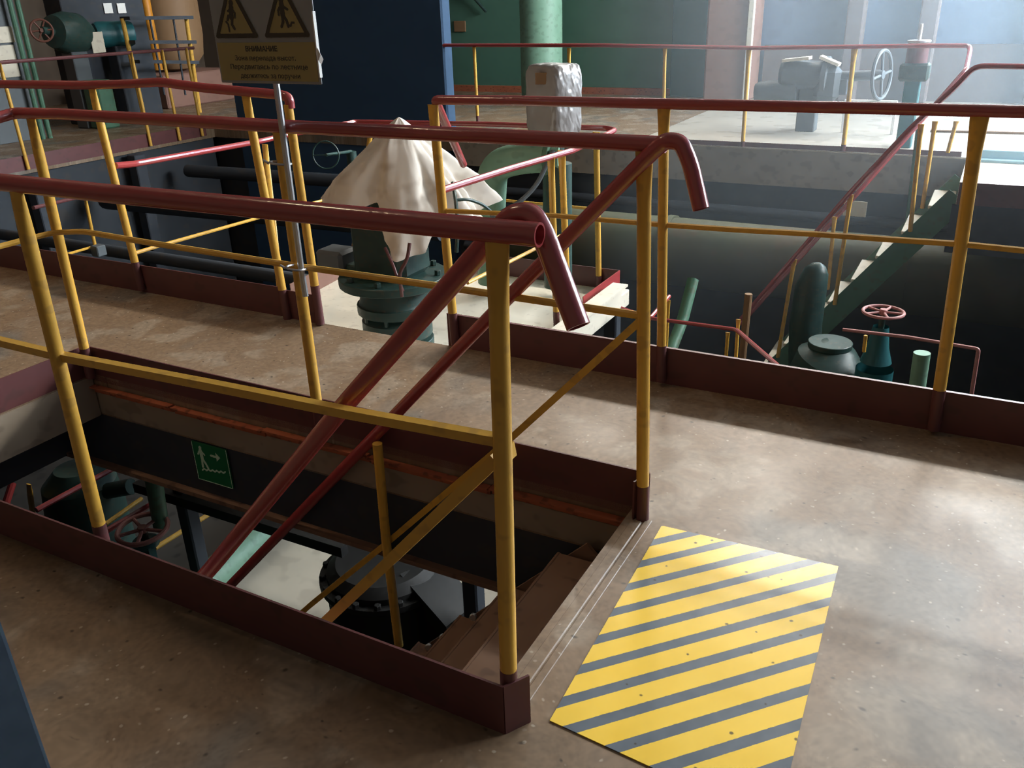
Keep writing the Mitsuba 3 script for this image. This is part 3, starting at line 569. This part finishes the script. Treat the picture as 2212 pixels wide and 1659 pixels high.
part(k, 'bend', tube([bc - (-0.05, 0, 0.36), bc - (0.18, 0.05, 0.36), bc - (0.42, 0.1, 0.42), bc - (0.46, 0.1, 0.8), bc - (0.46, 0.1, 1.26)], 0.105, 0.2, 20), 'm_palegreen')
part(k, 'flange', disc(bc - (0.03, 0, 0.36), 0.14, 0.04, (1, 0, 0)), 'm_green')
part(k, 'riser', tube([bc - (-0.02, 0, 0.40), bc - (-0.02, 0, 1.26)], 0.10, 0, 20), 'm_darkgreen')
single('drain_hose', tube([(-1.446, 4, 0.538), (-1.519, 3.9, 0.326), (-1.608, 3.8, 0.217), (-1.767, 3.7, 0.133)], 0.016, 0.2, 10), 'm_grey', 'grey hose sagging beside the green elbow', 'hose')

# small pipe stub by the valve
single('drain_pipe', tube([(-1.60, 2.52, PZ), (-1.60, 2.52, PZ + 0.16)], 0.035), 'm_paleblue', 'short pale blue pipe stub beside the covered valve', 'pipe')

# ------------------------------------------------------------------ far walkway and its equipment
k = thing('guard_railing', 'thin railing along the far walkway before the green wall', 'railing')
yb = 7.78
part(k, 'toe_board', plate((-4.6, yb), (0.86, yb), -0.10, 0.05), 'm_kick', 'dark red toe board')
part(k, 'top_rail', tube([(-4.768, 7.78, 0.979), (-2.691, 7.78, 0.97), (-1.049, 7.78, 0.938), (0.366, 7.78, 0.953), (0.763, 7.78, 0.952), (0.784, 7.7, 0.93), (0.802, 7, 0.819), (0.168, 6.42, -0.116), (-0.692, 6.42, -1.386)], 0.020, 0.04, 10), 'm_red')
for a, b in (((1231, 262), (1229, 106)), ((1434, 300), (1436, 106)), ((1604, 310), (1618, 112)), ((1822, 318), (1845, 112))): pass
post(k, (-3.062, 7.78, 0.05), (-3.07, 7.78, 0.944), 0.018, 0.06)
post(k, (-1.98, 7.78, 0.007), (-2.001, 7.78, 0.949), 0.018, 0.06)
post(k, (-1.136, 7.78, -0.001), (-1.147, 7.78, 0.93), 0.020, 0.06)
post(k, (-0.166, 7.78, 0.009), (-0.175, 7.78, 0.927), 0.022, 0.06)
post(k, (-4.243, 7.78, 0.15), (-4.248, 7.78, 0.957), 0.018, 0.06)
# tall green pipe
k = thing('riser_pipe', 'tall pale green vertical pipe in front of the green wall', 'pipe')
part(k, 'pipe', tube([(-5.0, 11.0, 0.0), (-5.0, 11.0, ZC - 0.01)], 0.31, 0, 32), 'm_palegreen')
part(k, 'collar', disc((-5.0, 11.0, 0.0), 0.40, 0.06), 'm_green')
single('wall_tag', cbox(-7.22, -7.0, 12.17, 12.2, 0.95, 1.12, 0.004), 'm_tan', 'small tan tag on the green wall by the blue block', 'tag')
k = thing('wall_valve', 'small dark fitting high on the green wall', 'fitting')
part(k, 'body', cbox(-7.15, -6.85, 12.05, 12.19, 1.55, 1.8, 0.03), 'm_darkgreen'); part(k, 'stem', tube([(-6.9, 12.1, 1.6), (-6.55, 12.12, 1.25)], 0.025), 'm_darkgreen')
struct('pilaster', cbox(-3.35, -2.69, 12.02, 12.19, 0, ZC - 0.01, 0.02), 'm_tealwall', 'deeper teal strip of wall beside the pink column', 'wall')
struct('dado', span(-2.0, XR, 12.13, 12.2, 0, 0.72), 'm_dado', 'grey-brown lower band of the wall behind the actuator', 'wall')
struct('trim_1', span(-7.9, -2.7, 12.14, 12.2, 0.0, 0.10), 'm_primer', 'reddish skirting under the green wall', 'trim')
# actuator with handwheel behind the far rail
def wheel(par, c, R, axis, spokes=5, r=0.016, mat='m_grey'):
    w = part(par, 'handwheel', ring(c, R, r, axis, 36, 8), mat)
    ax = unit(axis); u = unit(np.cross(ax, [0.3, 0.2, 0.9])); v_ = np.cross(ax, u); c = np.asarray(c, float)
    for i in range(spokes):
        a = i * 2 * math.pi / spokes + 0.4
        part(w, 'spoke', tube([c, c + (u * math.cos(a) + v_ * math.sin(a)) * R], r * 0.75, n=8), mat)
    part(w, 'hub', disc(c - ax * 0.02, R * 0.2, 0.04, ax, 12), mat)
    return w
k = thing('motor_actuator', 'grey motor actuator with a handwheel behind the far rail', 'actuator')
a0, a1 = np.array((-1.059, 9, 0.576)), np.array((-0.042, 9, 0.601))
part(k, 'gear_housing', lathe([(0, -0.12), (0.12, -0.12), (0.15, -0.08), (0.15, 0.32), (0.2, 0.33), (0.2, 0.38), (0.14, 0.39), (0.13, 0.46), (0, 0.47)], a0 + (0.1, 0, 0.02), (1, 0, -0.03), 24), 'm_grey')
part(k, 'motor', lathe([(0.0, -0.30), (0.11, -0.29), (0.13, -0.24), (0.13, 0.16), (0, 0.17)], a0 + (0.02, -0.02, -0.16), (1, 0, 0.1), 24), 'm_grey')
part(k, 'worm_case', cbox(a0[0] + 0.36, a0[0] + 0.62, 8.86, 9.1, a0[2] - 0.24, a0[2] + 0.1, 0.05), 'm_grey')
part(k, 'cover', bar(a0 + (0.02, -0.1, 0.17), a0 + (0.3, -0.12, 0.20), 0.14, 0.03), 'm_cream', 'pale strip painted as a highlight'); part(k, 'cover', bar(a0 + (0.40, -0.1, 0.21), a0 + (0.6, -0.1, 0.13), 0.16, 0.03), 'm_cream', 'pale strip painted as a highlight')  # cream bars imitate highlights on top of the housing
part(k, 'shaft', tube([a0 + (0.5, 0, 0.0), a1], 0.055), 'm_grey')
part(k, 'bracket', cbox(a1[0] - 0.5, a1[0] - 0.32, 8.93, 9.07, a1[2] - 0.2, a1[2] - 0.04, 0.01), 'm_grey')
wheel(k, a1, 0.24, (1, -0.27, 0.05), 4, 0.02)
part(k, 'stand', cbox(a0[0] + 0.2, a0[0] + 0.4, 8.95, 9.15, 0.0, a0[2] - 0.1, 0.01), 'm_grey')
single('slatted_guard', cat(cbox(-0.38, 0.15, 8.98, 9.01, 0.295, 0.35, 0.003), *[cbox(-0.36 + 0.06 * i, -0.325 + 0.06 * i, 8.985, 9.005, 0.26, 0.30, 0.002) for i in range(9)], cbox(-0.38, -0.35, 8.98, 9.01, 0, 0.3, 0.003), cbox(0.12, 0.15, 8.98, 9.01, 0, 0.3, 0.003)), 'm_white', 'low white slatted guard below the actuator handwheel', 'guard')
# stem column with red cap
k = thing('valve_column', 'dark green valve column with a red cylinder and shiny stem', 'valve')
cx, cy = 0.33, 8.2
part(k, 'column', cbox(cx - 0.07, cx + 0.07, cy - 0.07, cy + 0.07, 0.0, 0.72, 0.01), 'm_teal')
part(k, 'head', cbox(cx - 0.13, cx + 0.13, cy - 0.1, cy + 0.1, 0.62, 0.78, 0.02), 'm_darkgreen')
part(k, 'cylinder', tube([(cx, cy, 0.78), (cx, cy, 0.96)], 0.095, 0, 20), 'm_kick', 'dark red cylinder')
part(k, 'top_plate', disc((cx, cy, 0.96), 0.105, 0.02), 'm_steel'); part(k, 'stem', tube([(cx, cy, 0.98), (cx, cy, 1.12)], 0.014), 'm_white', 'shiny white stem')
single('pole', tube([(0.525, 6.9, 0.42), (0.558, 6.9, -0.384), (0.556, 6.9, -0.473)], 0.022, 0, 10), 'm_green', 'thin green pole rising beside the far stair', 'pole')
# landing and far stair
k = thing('guard_railing', 'railing on the landing at the right edge of the photo', 'railing')
part(k, 'toe_board', plate((0.93, 5.77), (3.5, 5.77), -0.02, 0.155), 'm_kick', 'purplish red toe board')
part(k, 'toe_board', plate((0.93, 5.77), (0.93, 7.1), -0.02, 0.155), 'm_cream', 'toe board end with the light on it painted pale')  # cream stands for the bright lit edge of a red board
part(k, 'top_rail', tube([(3.4, 5.77, 0.93), (1.25, 5.77, 0.935), (1.015, 5.77, 0.938), (0.889, 5.77, 0.937), (0.79, 5.77, 0.795), (0.57, 5.77, 0.545), (0.208, 5.77, 0.044), (-0.546, 5.77, -1.101)], 0.019, 0.09, 10), 'm_red')
part(k, 'mid_rail', tube([(0.582, 7.6, 0.248), (1.316, 7.6, 0.257), (3.4, 7.6, 0.36)], 0.012, 0, 8), 'm_tan')
post(k, (0.68, 6.4, -0.187), (0.67, 6.4, 0.488), 0.016, 0.0); post(k, (0.773, 7, 0.161), (0.797, 7, 0.416), 0.016, 0.0)
struct('rim_beam', span(0.905, 3.6, 5.765, 5.78, -0.36, -0.004), 'm_navy', 'dark edge beam of the landing under its toe board', 'beam')
k = thing('stair', 'steep green stair with pale treads going down at the right', 'stair')
s0, s1 = np.array((0.938, 5.8, 0.113)), np.array((-0.299, 5.8, -1.542))
for y in (5.80, 6.42):
    part(k, 'stringer', bar((s0[0], y, s0[2] - 0.07), (s1[0], y, s1[2] - 0.07), 0.012, 0.17), 'm_green', 'dark green stringer')
for i in range(8):
    c = s0 + (s1 - s0) * ((i + 0.4) / 8)
    part(k, 'tread', cbox(c[0] - 0.13, c[0] + 0.03, 5.81, 6.41, c[2] - 0.09, c[2] - 0.065, 0.004), 'm_cream', 'tread with the daylight on it painted pale')  # cream tread colour carries the sunlight falling on it
for a, b, y in (((1966, 500), (1992, 300), 5.79), ((1803, 658), (1838, 425), 5.79), ((1676, 770), (1712, 560), 5.79), ((1790, 620), (1803, 470), 6.42), ((1660, 700), (1668, 640), 6.42)):
    pass
post(k, (0.655, 5.79, -0.233), (0.614, 5.79, 0.544), 0.016, 0.0); post(k, (0.189, 5.79, -0.875), (0.203, 5.79, 0.012), 0.016, 0.0); post(k, (-0.212, 5.79, -1.402), (-0.161, 5.79, -0.536), 0.016, 0.0); post(k, (0.039, 6.4, -0.948), (0.022, 6.4, -0.31), 0.016, 0.0)
part(k, 'handrail', tube([(0.764, 6.42, 0.732), (0.174, 6.42, -0.162)], 0.017, 0, 10), 'm_red') if False else None
single('steel_channel', cat(cbox(0.95, 3.4, 7.62, 7.70, 0.02, 0.10, 0.006), cbox(0.95, 3.4, 7.55, 7.62, 0.0, 0.03, 0.006)), 'm_paleblue', 'pale blue channel lying along the back of the landing', 'channel')
single('number_plate', cbox(-0.02, 0.18, 7.2, 7.205, -0.48, -0.34, 0.001), 'm_cream', 'small pale plate hanging on the pit wall by the stair', 'plate')

# big pipe and pit contents on the right
k = thing('main_pipe', 'big brownish green pipe lying across the pit', 'pipe')
part(k, 'pipe', tube([(-3.4, 7.0, -0.93), (3.5, 7.0, -0.93)], 0.34, 0, 32), 'm_pipebrown')
for x in (-1.6, 0.6): part(k, 'pipe_band', lathe([(0.345, -0.03), (0.36, -0.03), (0.36, 0.03), (0.345, 0.03)], (x, 7.0, -0.93), (1, 0, 0), 32), 'm_pipebrown')
single('curved_pipe', tube([(0.13, 5.25, -1.65), (0.066, 5.25, -0.876), (0.07, 5.28, -0.59), (0.093, 5.3, -0.467), (0.108, 5.3, -0.419), (0.113, 5.3, -0.404)], [0.12, 0.12, 0.115, 0.09, 0.05, 0.01], 0, 18), 'm_darkgreen', 'dome ended green vertical pipe beside the foot of the far stair', 'pipe')
single('slanted_pipe', tube([(-0.754, 5, -0.55), (-0.757, 4.8, -0.807), (-0.772, 4.5, -1.037)], 0.045, 0.05, 12), 'm_green', 'slanted grey-green pipe rising from the pit', 'pipe')
k = thing('pipe_railing', 'thin red railing low in the pit behind the right toe board', 'railing')
part(k, 'top_rail', tube([(-1.027, 4.1, -0.516), (-0.762, 4.1, -0.566), (-0.185, 4.1, -0.56), (0.199, 3.6, -0.561)], 0.014, 0.03, 8), 'm_red')
part(k, 'top_rail', tube([(-0.781, 4.1, -0.576), (-0.774, 4.5, -0.532)], 0.014, 0, 8), 'm_red')
for a, b in (((-0.236, 4.1, -0.859), (-0.237, 4.1, -0.588)), ((-0.169, 4.1, -0.847), (-0.187, 4.15, -0.507)), ((-0.779, 4.5, -1.038), (-0.779, 4.5, -0.561))):
    post(k, a, b, 0.012, 0.0)
single('post', tube([(-0.31, 4.9, -1.227), (-0.303, 4.9, -0.576)], 0.028, 0, 10), 'm_tan', 'brown upright post in the pit under the far handrail', 'post')
k = thing('wheel_valve', 'dark green valve with a pink handwheel in the pit at right', 'valve')
c = np.array((0.643, 4.6, -0.486))
wheel(k, c, 0.125, (0, 0, 1), 5, 0.011, 'm_pinkwheel')
part(k, 'stem', tube([c - (0, 0, 0.35), c], 0.02), 'm_darkgreen'); part(k, 'yoke', lathe([(0.1, 0), (0.07, 0.1), (0.05, 0.25)], c - (0, 0, 0.35)), 'm_teal')
part(k, 'bonnet', lathe([(0.16, 0), (0.16, 0.05), (0.12, 0.08), (0.12, 0.4)], c - (0, 0, 0.8)), 'm_teal')
k = thing('pipe_railing', 'thin pink pipe railing round the pit valve', 'railing')
part(k, 'rail', tube([(0.443, 4.3, -0.535), (0.823, 4.3, -0.527), (1.219, 4.3, -0.542), (1.234, 4.3, -0.927)], 0.012, 0.02, 8), 'm_pinkwheel')
part(k, 'stub', tube([(0.587, 4.3, -0.664), (0.584, 4.3, -0.554)], 0.012, 0, 8), 'm_yellow')
single('pipe_stub', tube([(0.944, 3.8, -0.825), (0.933, 3.8, -0.427)], 0.045, 0, 16), 'm_palegreen', 'short grey-green pipe stub beside the pit valve', 'pipe')
k = thing('pump', 'dark green pump body low in the pit under the stair foot', 'pump')
c = np.array((0.317, 4.8, -1.056))
part(k, 'casing', lathe([(0, -0.3), (0.2, -0.28), (0.25, -0.1), (0.25, 0.1), (0.12, 0.22), (0, 0.24)], c, (0.3, 0, 1)), 'm_darkgreen'); part(k, 'flange', disc(c + (0, 0, 0.2), 0.15, 0.04), 'm_darkgreen')

# ------------------------------------------------------------------ lower level seen through the opening
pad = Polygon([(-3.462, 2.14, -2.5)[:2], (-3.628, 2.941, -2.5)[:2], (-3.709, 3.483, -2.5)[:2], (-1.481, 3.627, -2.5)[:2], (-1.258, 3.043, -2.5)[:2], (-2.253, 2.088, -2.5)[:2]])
single('concrete_pad', prism(pad, 0.1, at=(0, 0, ZL)), 'm_daypatch', 'pale patch painted as the daylight pool on the lower floor', 'pad')  # pale slab shape paints a pool of daylight on the darker floor
k = thing('floor_pipe', 'pale green pipe on the lower level under the walkway', 'pipe')
lp0, lp1 = np.array((-3.352, 3.089, -2.2)), np.array((-3.223, 2.049, -2.2))
part(k, 'pipe', tube([lp0 + (lp0 - lp1) * 1.5, lp1 + (lp1 - lp0) * 0.8], 0.13, 0, 24), 'm_palegreen')
b0, b1 = np.array((-3.492, 2, -1.486)), np.array((-1.947, 2, -1.473))
single('steel_beam', bar(b0 + (b0 - b1) * 0.1, b1 + (b1 - b0) * 0.05, 0.06, 0.07), 'm_black', 'black steel beam crossing above the lower floor', 'beam')
k = thing('pump', 'large round dark pump casing on the lower floor', 'pump')
c = np.array((-1.873, 2.343, -2))
part(k, 'casing', lathe([(0, 0.25), (0.30, 0.25), (0.36, 0.2), (0.37, 0.0), (0.37, -0.55), (0.3, -0.6)], c, (0, 0, 1), 40), 'm_black')
for i in range(18):
    t = i * math.pi / 9
    part(k, 'bolt', disc(c + (0.385 * math.cos(t), 0.385 * math.sin(t), 0.14), 0.022, 0.05, n=6), 'm_black')
part(k, 'flange', lathe([(0.36, 0.12), (0.41, 0.12), (0.41, 0.16), (0.36, 0.16)], c, (0, 0, 1), 40), 'm_black')
part(k, 'shield', trimesh.convex.convex_hull(np.array([c + p for p in ((0.2, -0.1, 0.26), (0.62, -0.25, 0.12), (0.62, 0.1, 0.05), (0.3, 0.2, 0.22), (0.3, 0, -0.6), (0.6, -0.1, -0.6))])), 'm_black')
k = thing('pipe_railing', 'left red railing on the lower level below the stair opening', 'railing')
part(k, 'top_rail', tube([(-4.193, 1.599, -1.6), (-4.193, 2.273, -1.6)], 0.02, 0, 8), 'm_red')
post(k, (-5.231, 2.071, -2.55), (-4.526, 1.779, -1.58), 0.02, 0.0)
k = thing('pipe_railing', 'right red railing on the lower level beside the handwheel', 'railing')
part(k, 'top_rail', tube([(-3.536, 1.62, -1.6), (-3.528, 2.286, -1.6)], 0.02, 0, 8), 'm_red')
part(k, 'mid_rail', tube([(-3.84, 1.832, -1.75), (-3.885, 2.174, -1.75)], 0.016, 0, 8), 'm_yellow')
part(k, 'mid_rail', tube([(-3.7, 2.059, -2.05), (-3.676, 2.791, -2.05)], 0.018, 0, 8), 'm_yellow')
post(k, (-3.627, 2.772, -2.55), (-3.022, 2.283, -1.6), 0.018, 0.0)
single('strut', tube([(-4.455, 1.552, -1.6), (-4.497, 1.659, -1.5)], 0.025, 0, 10), 'm_red', 'short red strut at the left end of the stair opening', 'strut')
k = thing('wheel_valve', 'valve with a pink spoked handwheel on a blue-green stem', 'valve')
c = np.array((-3.194, 1.659, -1.5))
wheel(k, c, 0.15, (0.05, -0.1, 1), 5, 0.016, 'm_pinkwheel')
part(k, 'stem', tube([c - (0, 0, 0.3), c], 0.025), 'm_black')
part(k, 'yoke', cat(bar(c + (0.05, -0.02, -0.1), c + (0.05, -0.02, -1.0), 0.05, 0.05, (0, 1, 0)), bar(c + (-0.05, 0.02, -0.1), c + (-0.05, 0.02, -1.0), 0.05, 0.05, (0, 1, 0)), disc(c - (0, 0, 0.12), 0.08, 0.04)), 'm_teal')
single('pole', tube([(-3.262, 1.839, -1.6), (-2.89, 1.601, -1)], 0.05, 0, 12), 'm_green', 'thin green pole behind the lower handwheel', 'pole')
k = thing('tank', 'rounded green vessel left of the handwheel on the lower level', 'tank')
c = np.array((-4.465, 2.105, -2))
part(k, 'shell', lathe([(0, 0.42), (0.15, 0.4), (0.26, 0.28), (0.28, 0.1), (0.28, -0.6)], c), 'm_darkgreen'); part(k, 'nozzle', tube([c + (0.1, 0, 0.2), c + (0.45, 0.1, 0.3)], 0.06), 'm_darkgreen')

# ------------------------------------------------------------------ far left: railing, floor edge, machines
k = thing('guard_railing', 'railing along the pit edge below the far left machines', 'railing')
part(k, 'toe_board', plate((-8.5, 1.9), (-8.5, 7.6), -0.16, 0.0), 'm_kick', 'dark red edge board')
part(k, 'top_rail', tube([(-8.52, 1.9, 1.0), (-8.52, 7.65, 0.97)], 0.02, 0, 8), 'm_kick')
for y in (3.2, 4.9, 6.62, 7.1, 7.5): post(k, (-8.47, y, -0.15), (-8.5, y, 0.98), 0.02, 0.0)
for i, (y, col) in enumerate(((6.35, 'm_pink'),)):
    kk = struct('column', cbox(-10.9, -10.4, 5.95, 6.45, 0, ZC - 0.01, 0.03), 'm_pink', 'dim pinkish column behind the red-brown handwheel', 'column')
k = thing('motor_valve', 'dark green motor valve with a brown handwheel before the pink column', 'valve')
c = np.array((-9.8, 6.395, 1.255))
wheel(k, c, 0.13, (1, -0.5, 0.1), 6, 0.014, 'm_brownwheel')
d = np.array((-9.9, 6.856, 1.201))
part(k, 'shaft', tube([c, d], 0.05), 'm_darkgreen'); part(k, 'body', lathe([(0, -0.3), (0.2, -0.28), (0.26, -0.1), (0.26, 0.12), (0.18, 0.28), (0, 0.3)], d, unit(d - c)), 'm_darkgreen')
part(k, 'pedestal', cbox(d[0] - 0.1, d[0] + 0.12, d[1] - 0.12, d[1] + 0.12, 0, d[2] - 0.15, 0.01), 'm_grey', 'grey pedestal')
k = thing('teal_motor', 'teal electric motor left of the yellow frame', 'motor')
c = np.array((-9.9, 7.543, 1.158))
part(k, 'drum', lathe([(0, -0.26), (0.15, -0.25), (0.17, -0.2), (0.17, 0.2), (0.15, 0.25), (0, 0.26)], c, (0.4, 1, 0)), 'm_teal')
part(k, 'stand', cbox(c[0] - 0.1, c[0] + 0.1, c[1] - 0.1, c[1] + 0.1, 0, c[2] - 0.15, 0.01), 'm_navy')
single('control_cabinet', cbox(-10.5, -10.15, 7.0, 8.35, 0.0, 2.2, 0.01), 'm_navy', 'dark control cabinet behind the teal motor', 'cabinet')
for i, (p, s, lab) in enumerate((((-10.14, 7.723, 1.488), 0.13, 'left one of two small white notices above the teal motor'), ((-10.14, 7.947, 1.483), 0.13, 'right one of two small white notices above the teal motor'))):
    p = np.array(p); single('notice', cbox(p[0], p[0] + 0.01, p[1] - 0.07, p[1] + 0.07, p[2] - s / 2, p[2] + s / 2, 0.002), 'm_white', lab, 'notice')
p = np.array((-9.7, 7.097, 1.085))
single('notice_board', cbox(p[0], p[0] + 0.012, p[1] - 0.1, p[1] + 0.1, p[2] - 0.14, p[2] + 0.12, 0.003), 'm_cream', 'pale board beside the teal motor', 'board')
single('sheet_stand', cbox(-9.66, -9.61, 5.2, 5.98, 0.0, 1.7, 0.005), 'm_grey', 'grey panel carrying three pale sheets at the left edge', 'panel')
for i, p in enumerate(((-9.6, 5.746, 1.234), (-9.6, 5.71, 1.028), (-9.6, 5.704, 0.844))):
    p = np.array(p); single('wall_sheet', cbox(p[0], p[0] + 0.012, p[1] - 0.14, p[1] + 0.12, p[2] - 0.09, p[2] + 0.09, 0.003), 'm_cream', ['top pale sheet at the left edge', 'middle pale sheet at the left edge', 'bottom pale sheet at the left edge'][i], 'sheet')
for i, px in enumerate((0.0, 0.1)):
    p = np.array((-9.5, 5.855, 1.098)); single('thin_pipe', tube([(p[0], p[1] + px, 0.0), (p[0], p[1] + px, 3.0)], 0.03, 0, 10), 'm_green', ['left one of two thin pale green pipes beside the pink column', 'right one of two thin pale green pipes beside the pink column'][i], 'pipe')
single('duct', cbox(-9.75, -9.45, 6.75, 7.0, 0.0, 0.62, 0.02), 'm_green', 'grey-green duct below the dark green valve', 'duct')
# yellow frame with dark steps
k = thing('access_ladder', 'yellow ladder frame with dark steps before the tan tank', 'ladder')
fx = -9.6
P0, P1, P2, P3 = np.array((-9.6, 7.524, 0.567)), np.array((-9.6, 7.488, 1.356)), np.array((-9.6, 8.555, 0.456)), np.array((-9.6, 8.604, 1.331))
for a, b in ((P0, P1), (P2, P3)):
    part(k, 'upright', cat(tube([(a[0], a[1], 0.0), (b[0], b[1], b[2])], 0.03, 0, 10)), 'm_yellow')
for t in (0.0, 0.38, 0.70):
    a, b = P1 + (P0 - P1) * t, P3 + (P2 - P3) * t
    part(k, 'step', bar(a + (0.05, 0, 0), b + (0.05, 0, 0), 0.2, 0.045), 'm_navy')
for t in (0.35, 0.72):
    a, b = P1 + (P3 - P1) * t, P0 + (P2 - P0) * t
    part(k, 'rod', tube([(a[0] + 0.08, a[1], a[2]), (b[0] + 0.08, b[1], b[2] - 0.2)], 0.014, 0, 8), 'm_navy')
single('orange_pipe', tube([(-10.4, (-10.4, 8.615, 1.202)[1], 0.6), (-10.4, (-10.4, 8.615, 1.202)[1], 3.2)], 0.07, 0, 14), 'm_orange', 'bright orange vertical pipe behind the yellow ladder', 'pipe')
k = thing('tank', 'tan tank standing behind the yellow ladder', 'tank')
c = np.array((-11, 9.565, 1.171))
part(k, 'shell', lathe([(0, -0.55), (0.25, -0.5), (0.42, -0.3), (0.46, 0.0), (0.46, 1.6)], (c[0], c[1], 1.05)), 'm_tan')
part(k, 'plinth', cbox(c[0] - 0.7, c[0] + 0.5, c[1] - 0.8, c[1] + 0.8, 0.0, 0.5, 0.02), 'm_pink', 'salmon plinth')
# left pit: pipes and cables in the dark
for i, (a, b, r, m, lab) in enumerate((((-8.2, 2.6, -0.9), (-3.7, 3.0, -1.0), 0.10, 'm_darkgreen', 'dark green pipe lying near the left toe board in the pit'), ((-8.2, 4.2, -0.7), (-3.6, 4.3, -0.75), 0.06, 'm_pit', 'thin dark pipe across the left pit'), ((-8.2, 5.6, -0.6), (-3.6, 5.9, -0.62), 0.13, 'm_navy', 'thick dark pipe across the left pit'), ((-8.2, 6.9, -0.5), (-4.4, 7.1, -0.5), 0.08, 'm_pit', 'dark pipe below the blue block'))):
    single('pit_pipe', tube([a, b], r, 0, 14), m, lab, 'pipe')
for i, y in enumerate((3.4, 4.8, 6.2)):
    single('pit_beam', cbox(-8.45, -8.3, y, y + 0.16, ZL, -0.2, 0.01), 'm_navy', ['dark upright on the left pit wall, nearest', 'dark upright on the left pit wall, middle', 'dark upright on the left pit wall, farthest'][i], 'column')
c = np.array((-4.384, 5.2, 0.168))
k = thing('hoop_wheel', 'large thin dark handwheel behind the left platform rail', 'handwheel')
part(k, 'rim', ring(c, 0.125, 0.007, (0.4, -1, 0.1), 36, 6), 'm_darkgreen'); part(k, 'spoke', bar(c - (0.115, 0.046, 0), c + (0.115, 0.046, 0), 0.008, 0.008), 'm_darkgreen')
part(k, 'stem', tube([c, c + (-0.1, 0.5, -0.05)], 0.015, 0, 8), 'm_darkgreen'); part(k, 'stand', tube([c + (-0.1, 0.5, -0.05), c + (-0.1, 0.5, -1.0)], 0.05), 'm_darkgreen')
k = thing('pipe_railing', 'small red railing low in the pit at the far left', 'railing')
part(k, 'top_rail', tube([(-5.886, 3.2, -0.022), (-6.311, 4, -0.112)], 0.016, 0, 8), 'm_kick'); post(k, (-6.342, 4, -0.658), (-6.319, 4, -0.135), 0.016, 0.0)
part(k, 'mid_rail', tube([(-5.885, 3.4, -0.471), (-6.349, 4, -0.6)], 0.012, 0, 8), 'm_yellow')
single('junction_box', cbox(*sum(([a - 0.05, a + 0.05] for a in (-6.16, 3.9, -0.596)), []), 0.008), 'm_grey', 'small grey box beyond the left toe board', 'box')
# blue thing at the left edge
kx, ky = (-0.058, -0.727, 0.42)[:2]
k = thing('post', 'dark blue steel post at the bottom left edge of the photo', 'post')
part(k, 'shaft', cbox(kx - 0.12, kx, ky - 0.09, ky + 0.03, 0.0, 0.9, 0.008), 'm_bluesteel')
part(k, 'foot', cbox(kx - 0.16, kx + 0.0, ky - 0.12, ky + 0.04, 0.0, 0.02, 0.004), 'm_bluesteel')

# ------------------------------------------------------------------ added scattering volume standing in for lens glare
hz = numbered('haze'); labels[hz] = {'label': 'added bluish scattering volume standing in for lens glare in the far right part of the hall', 'category': 'haze', 'kind': 'stuff'}
scene[hz] = mikit.ply(span(-1.75, XR - 0.02, 4.9, YB - 0.02, -1.9, 2.12), {'type': 'null'},
                      interior={'type': 'homogeneous', 'sigma_t': 0.05, 'albedo': rgb((0.80, 0.91, 1.0)), 'phase': {'type': 'hg', 'g': 0.66}})

for key, text in (('guard_railing', 'welded guard railings round the openings'), ('stair_handrail', 'handrails of the near stair'), ('wall_pipe', 'dark pipe runs on the far pit wall'), ('pit_pipe', 'pipes in the left part of the pit'),
                  ('pit_beam', 'dark uprights on the left pit wall'), ('notice', 'small white notices above the teal motor'), ('wall_sheet', 'pale sheets at the left edge'), ('thin_pipe', 'thin pale green pipes beside the pink column'), ('pendant_lamp', 'warm high-bay lamps')):
    for kk in labels:
        if '__' not in kk and (kk == key or kk[:-4] == key): labels[kk]['group'] = text
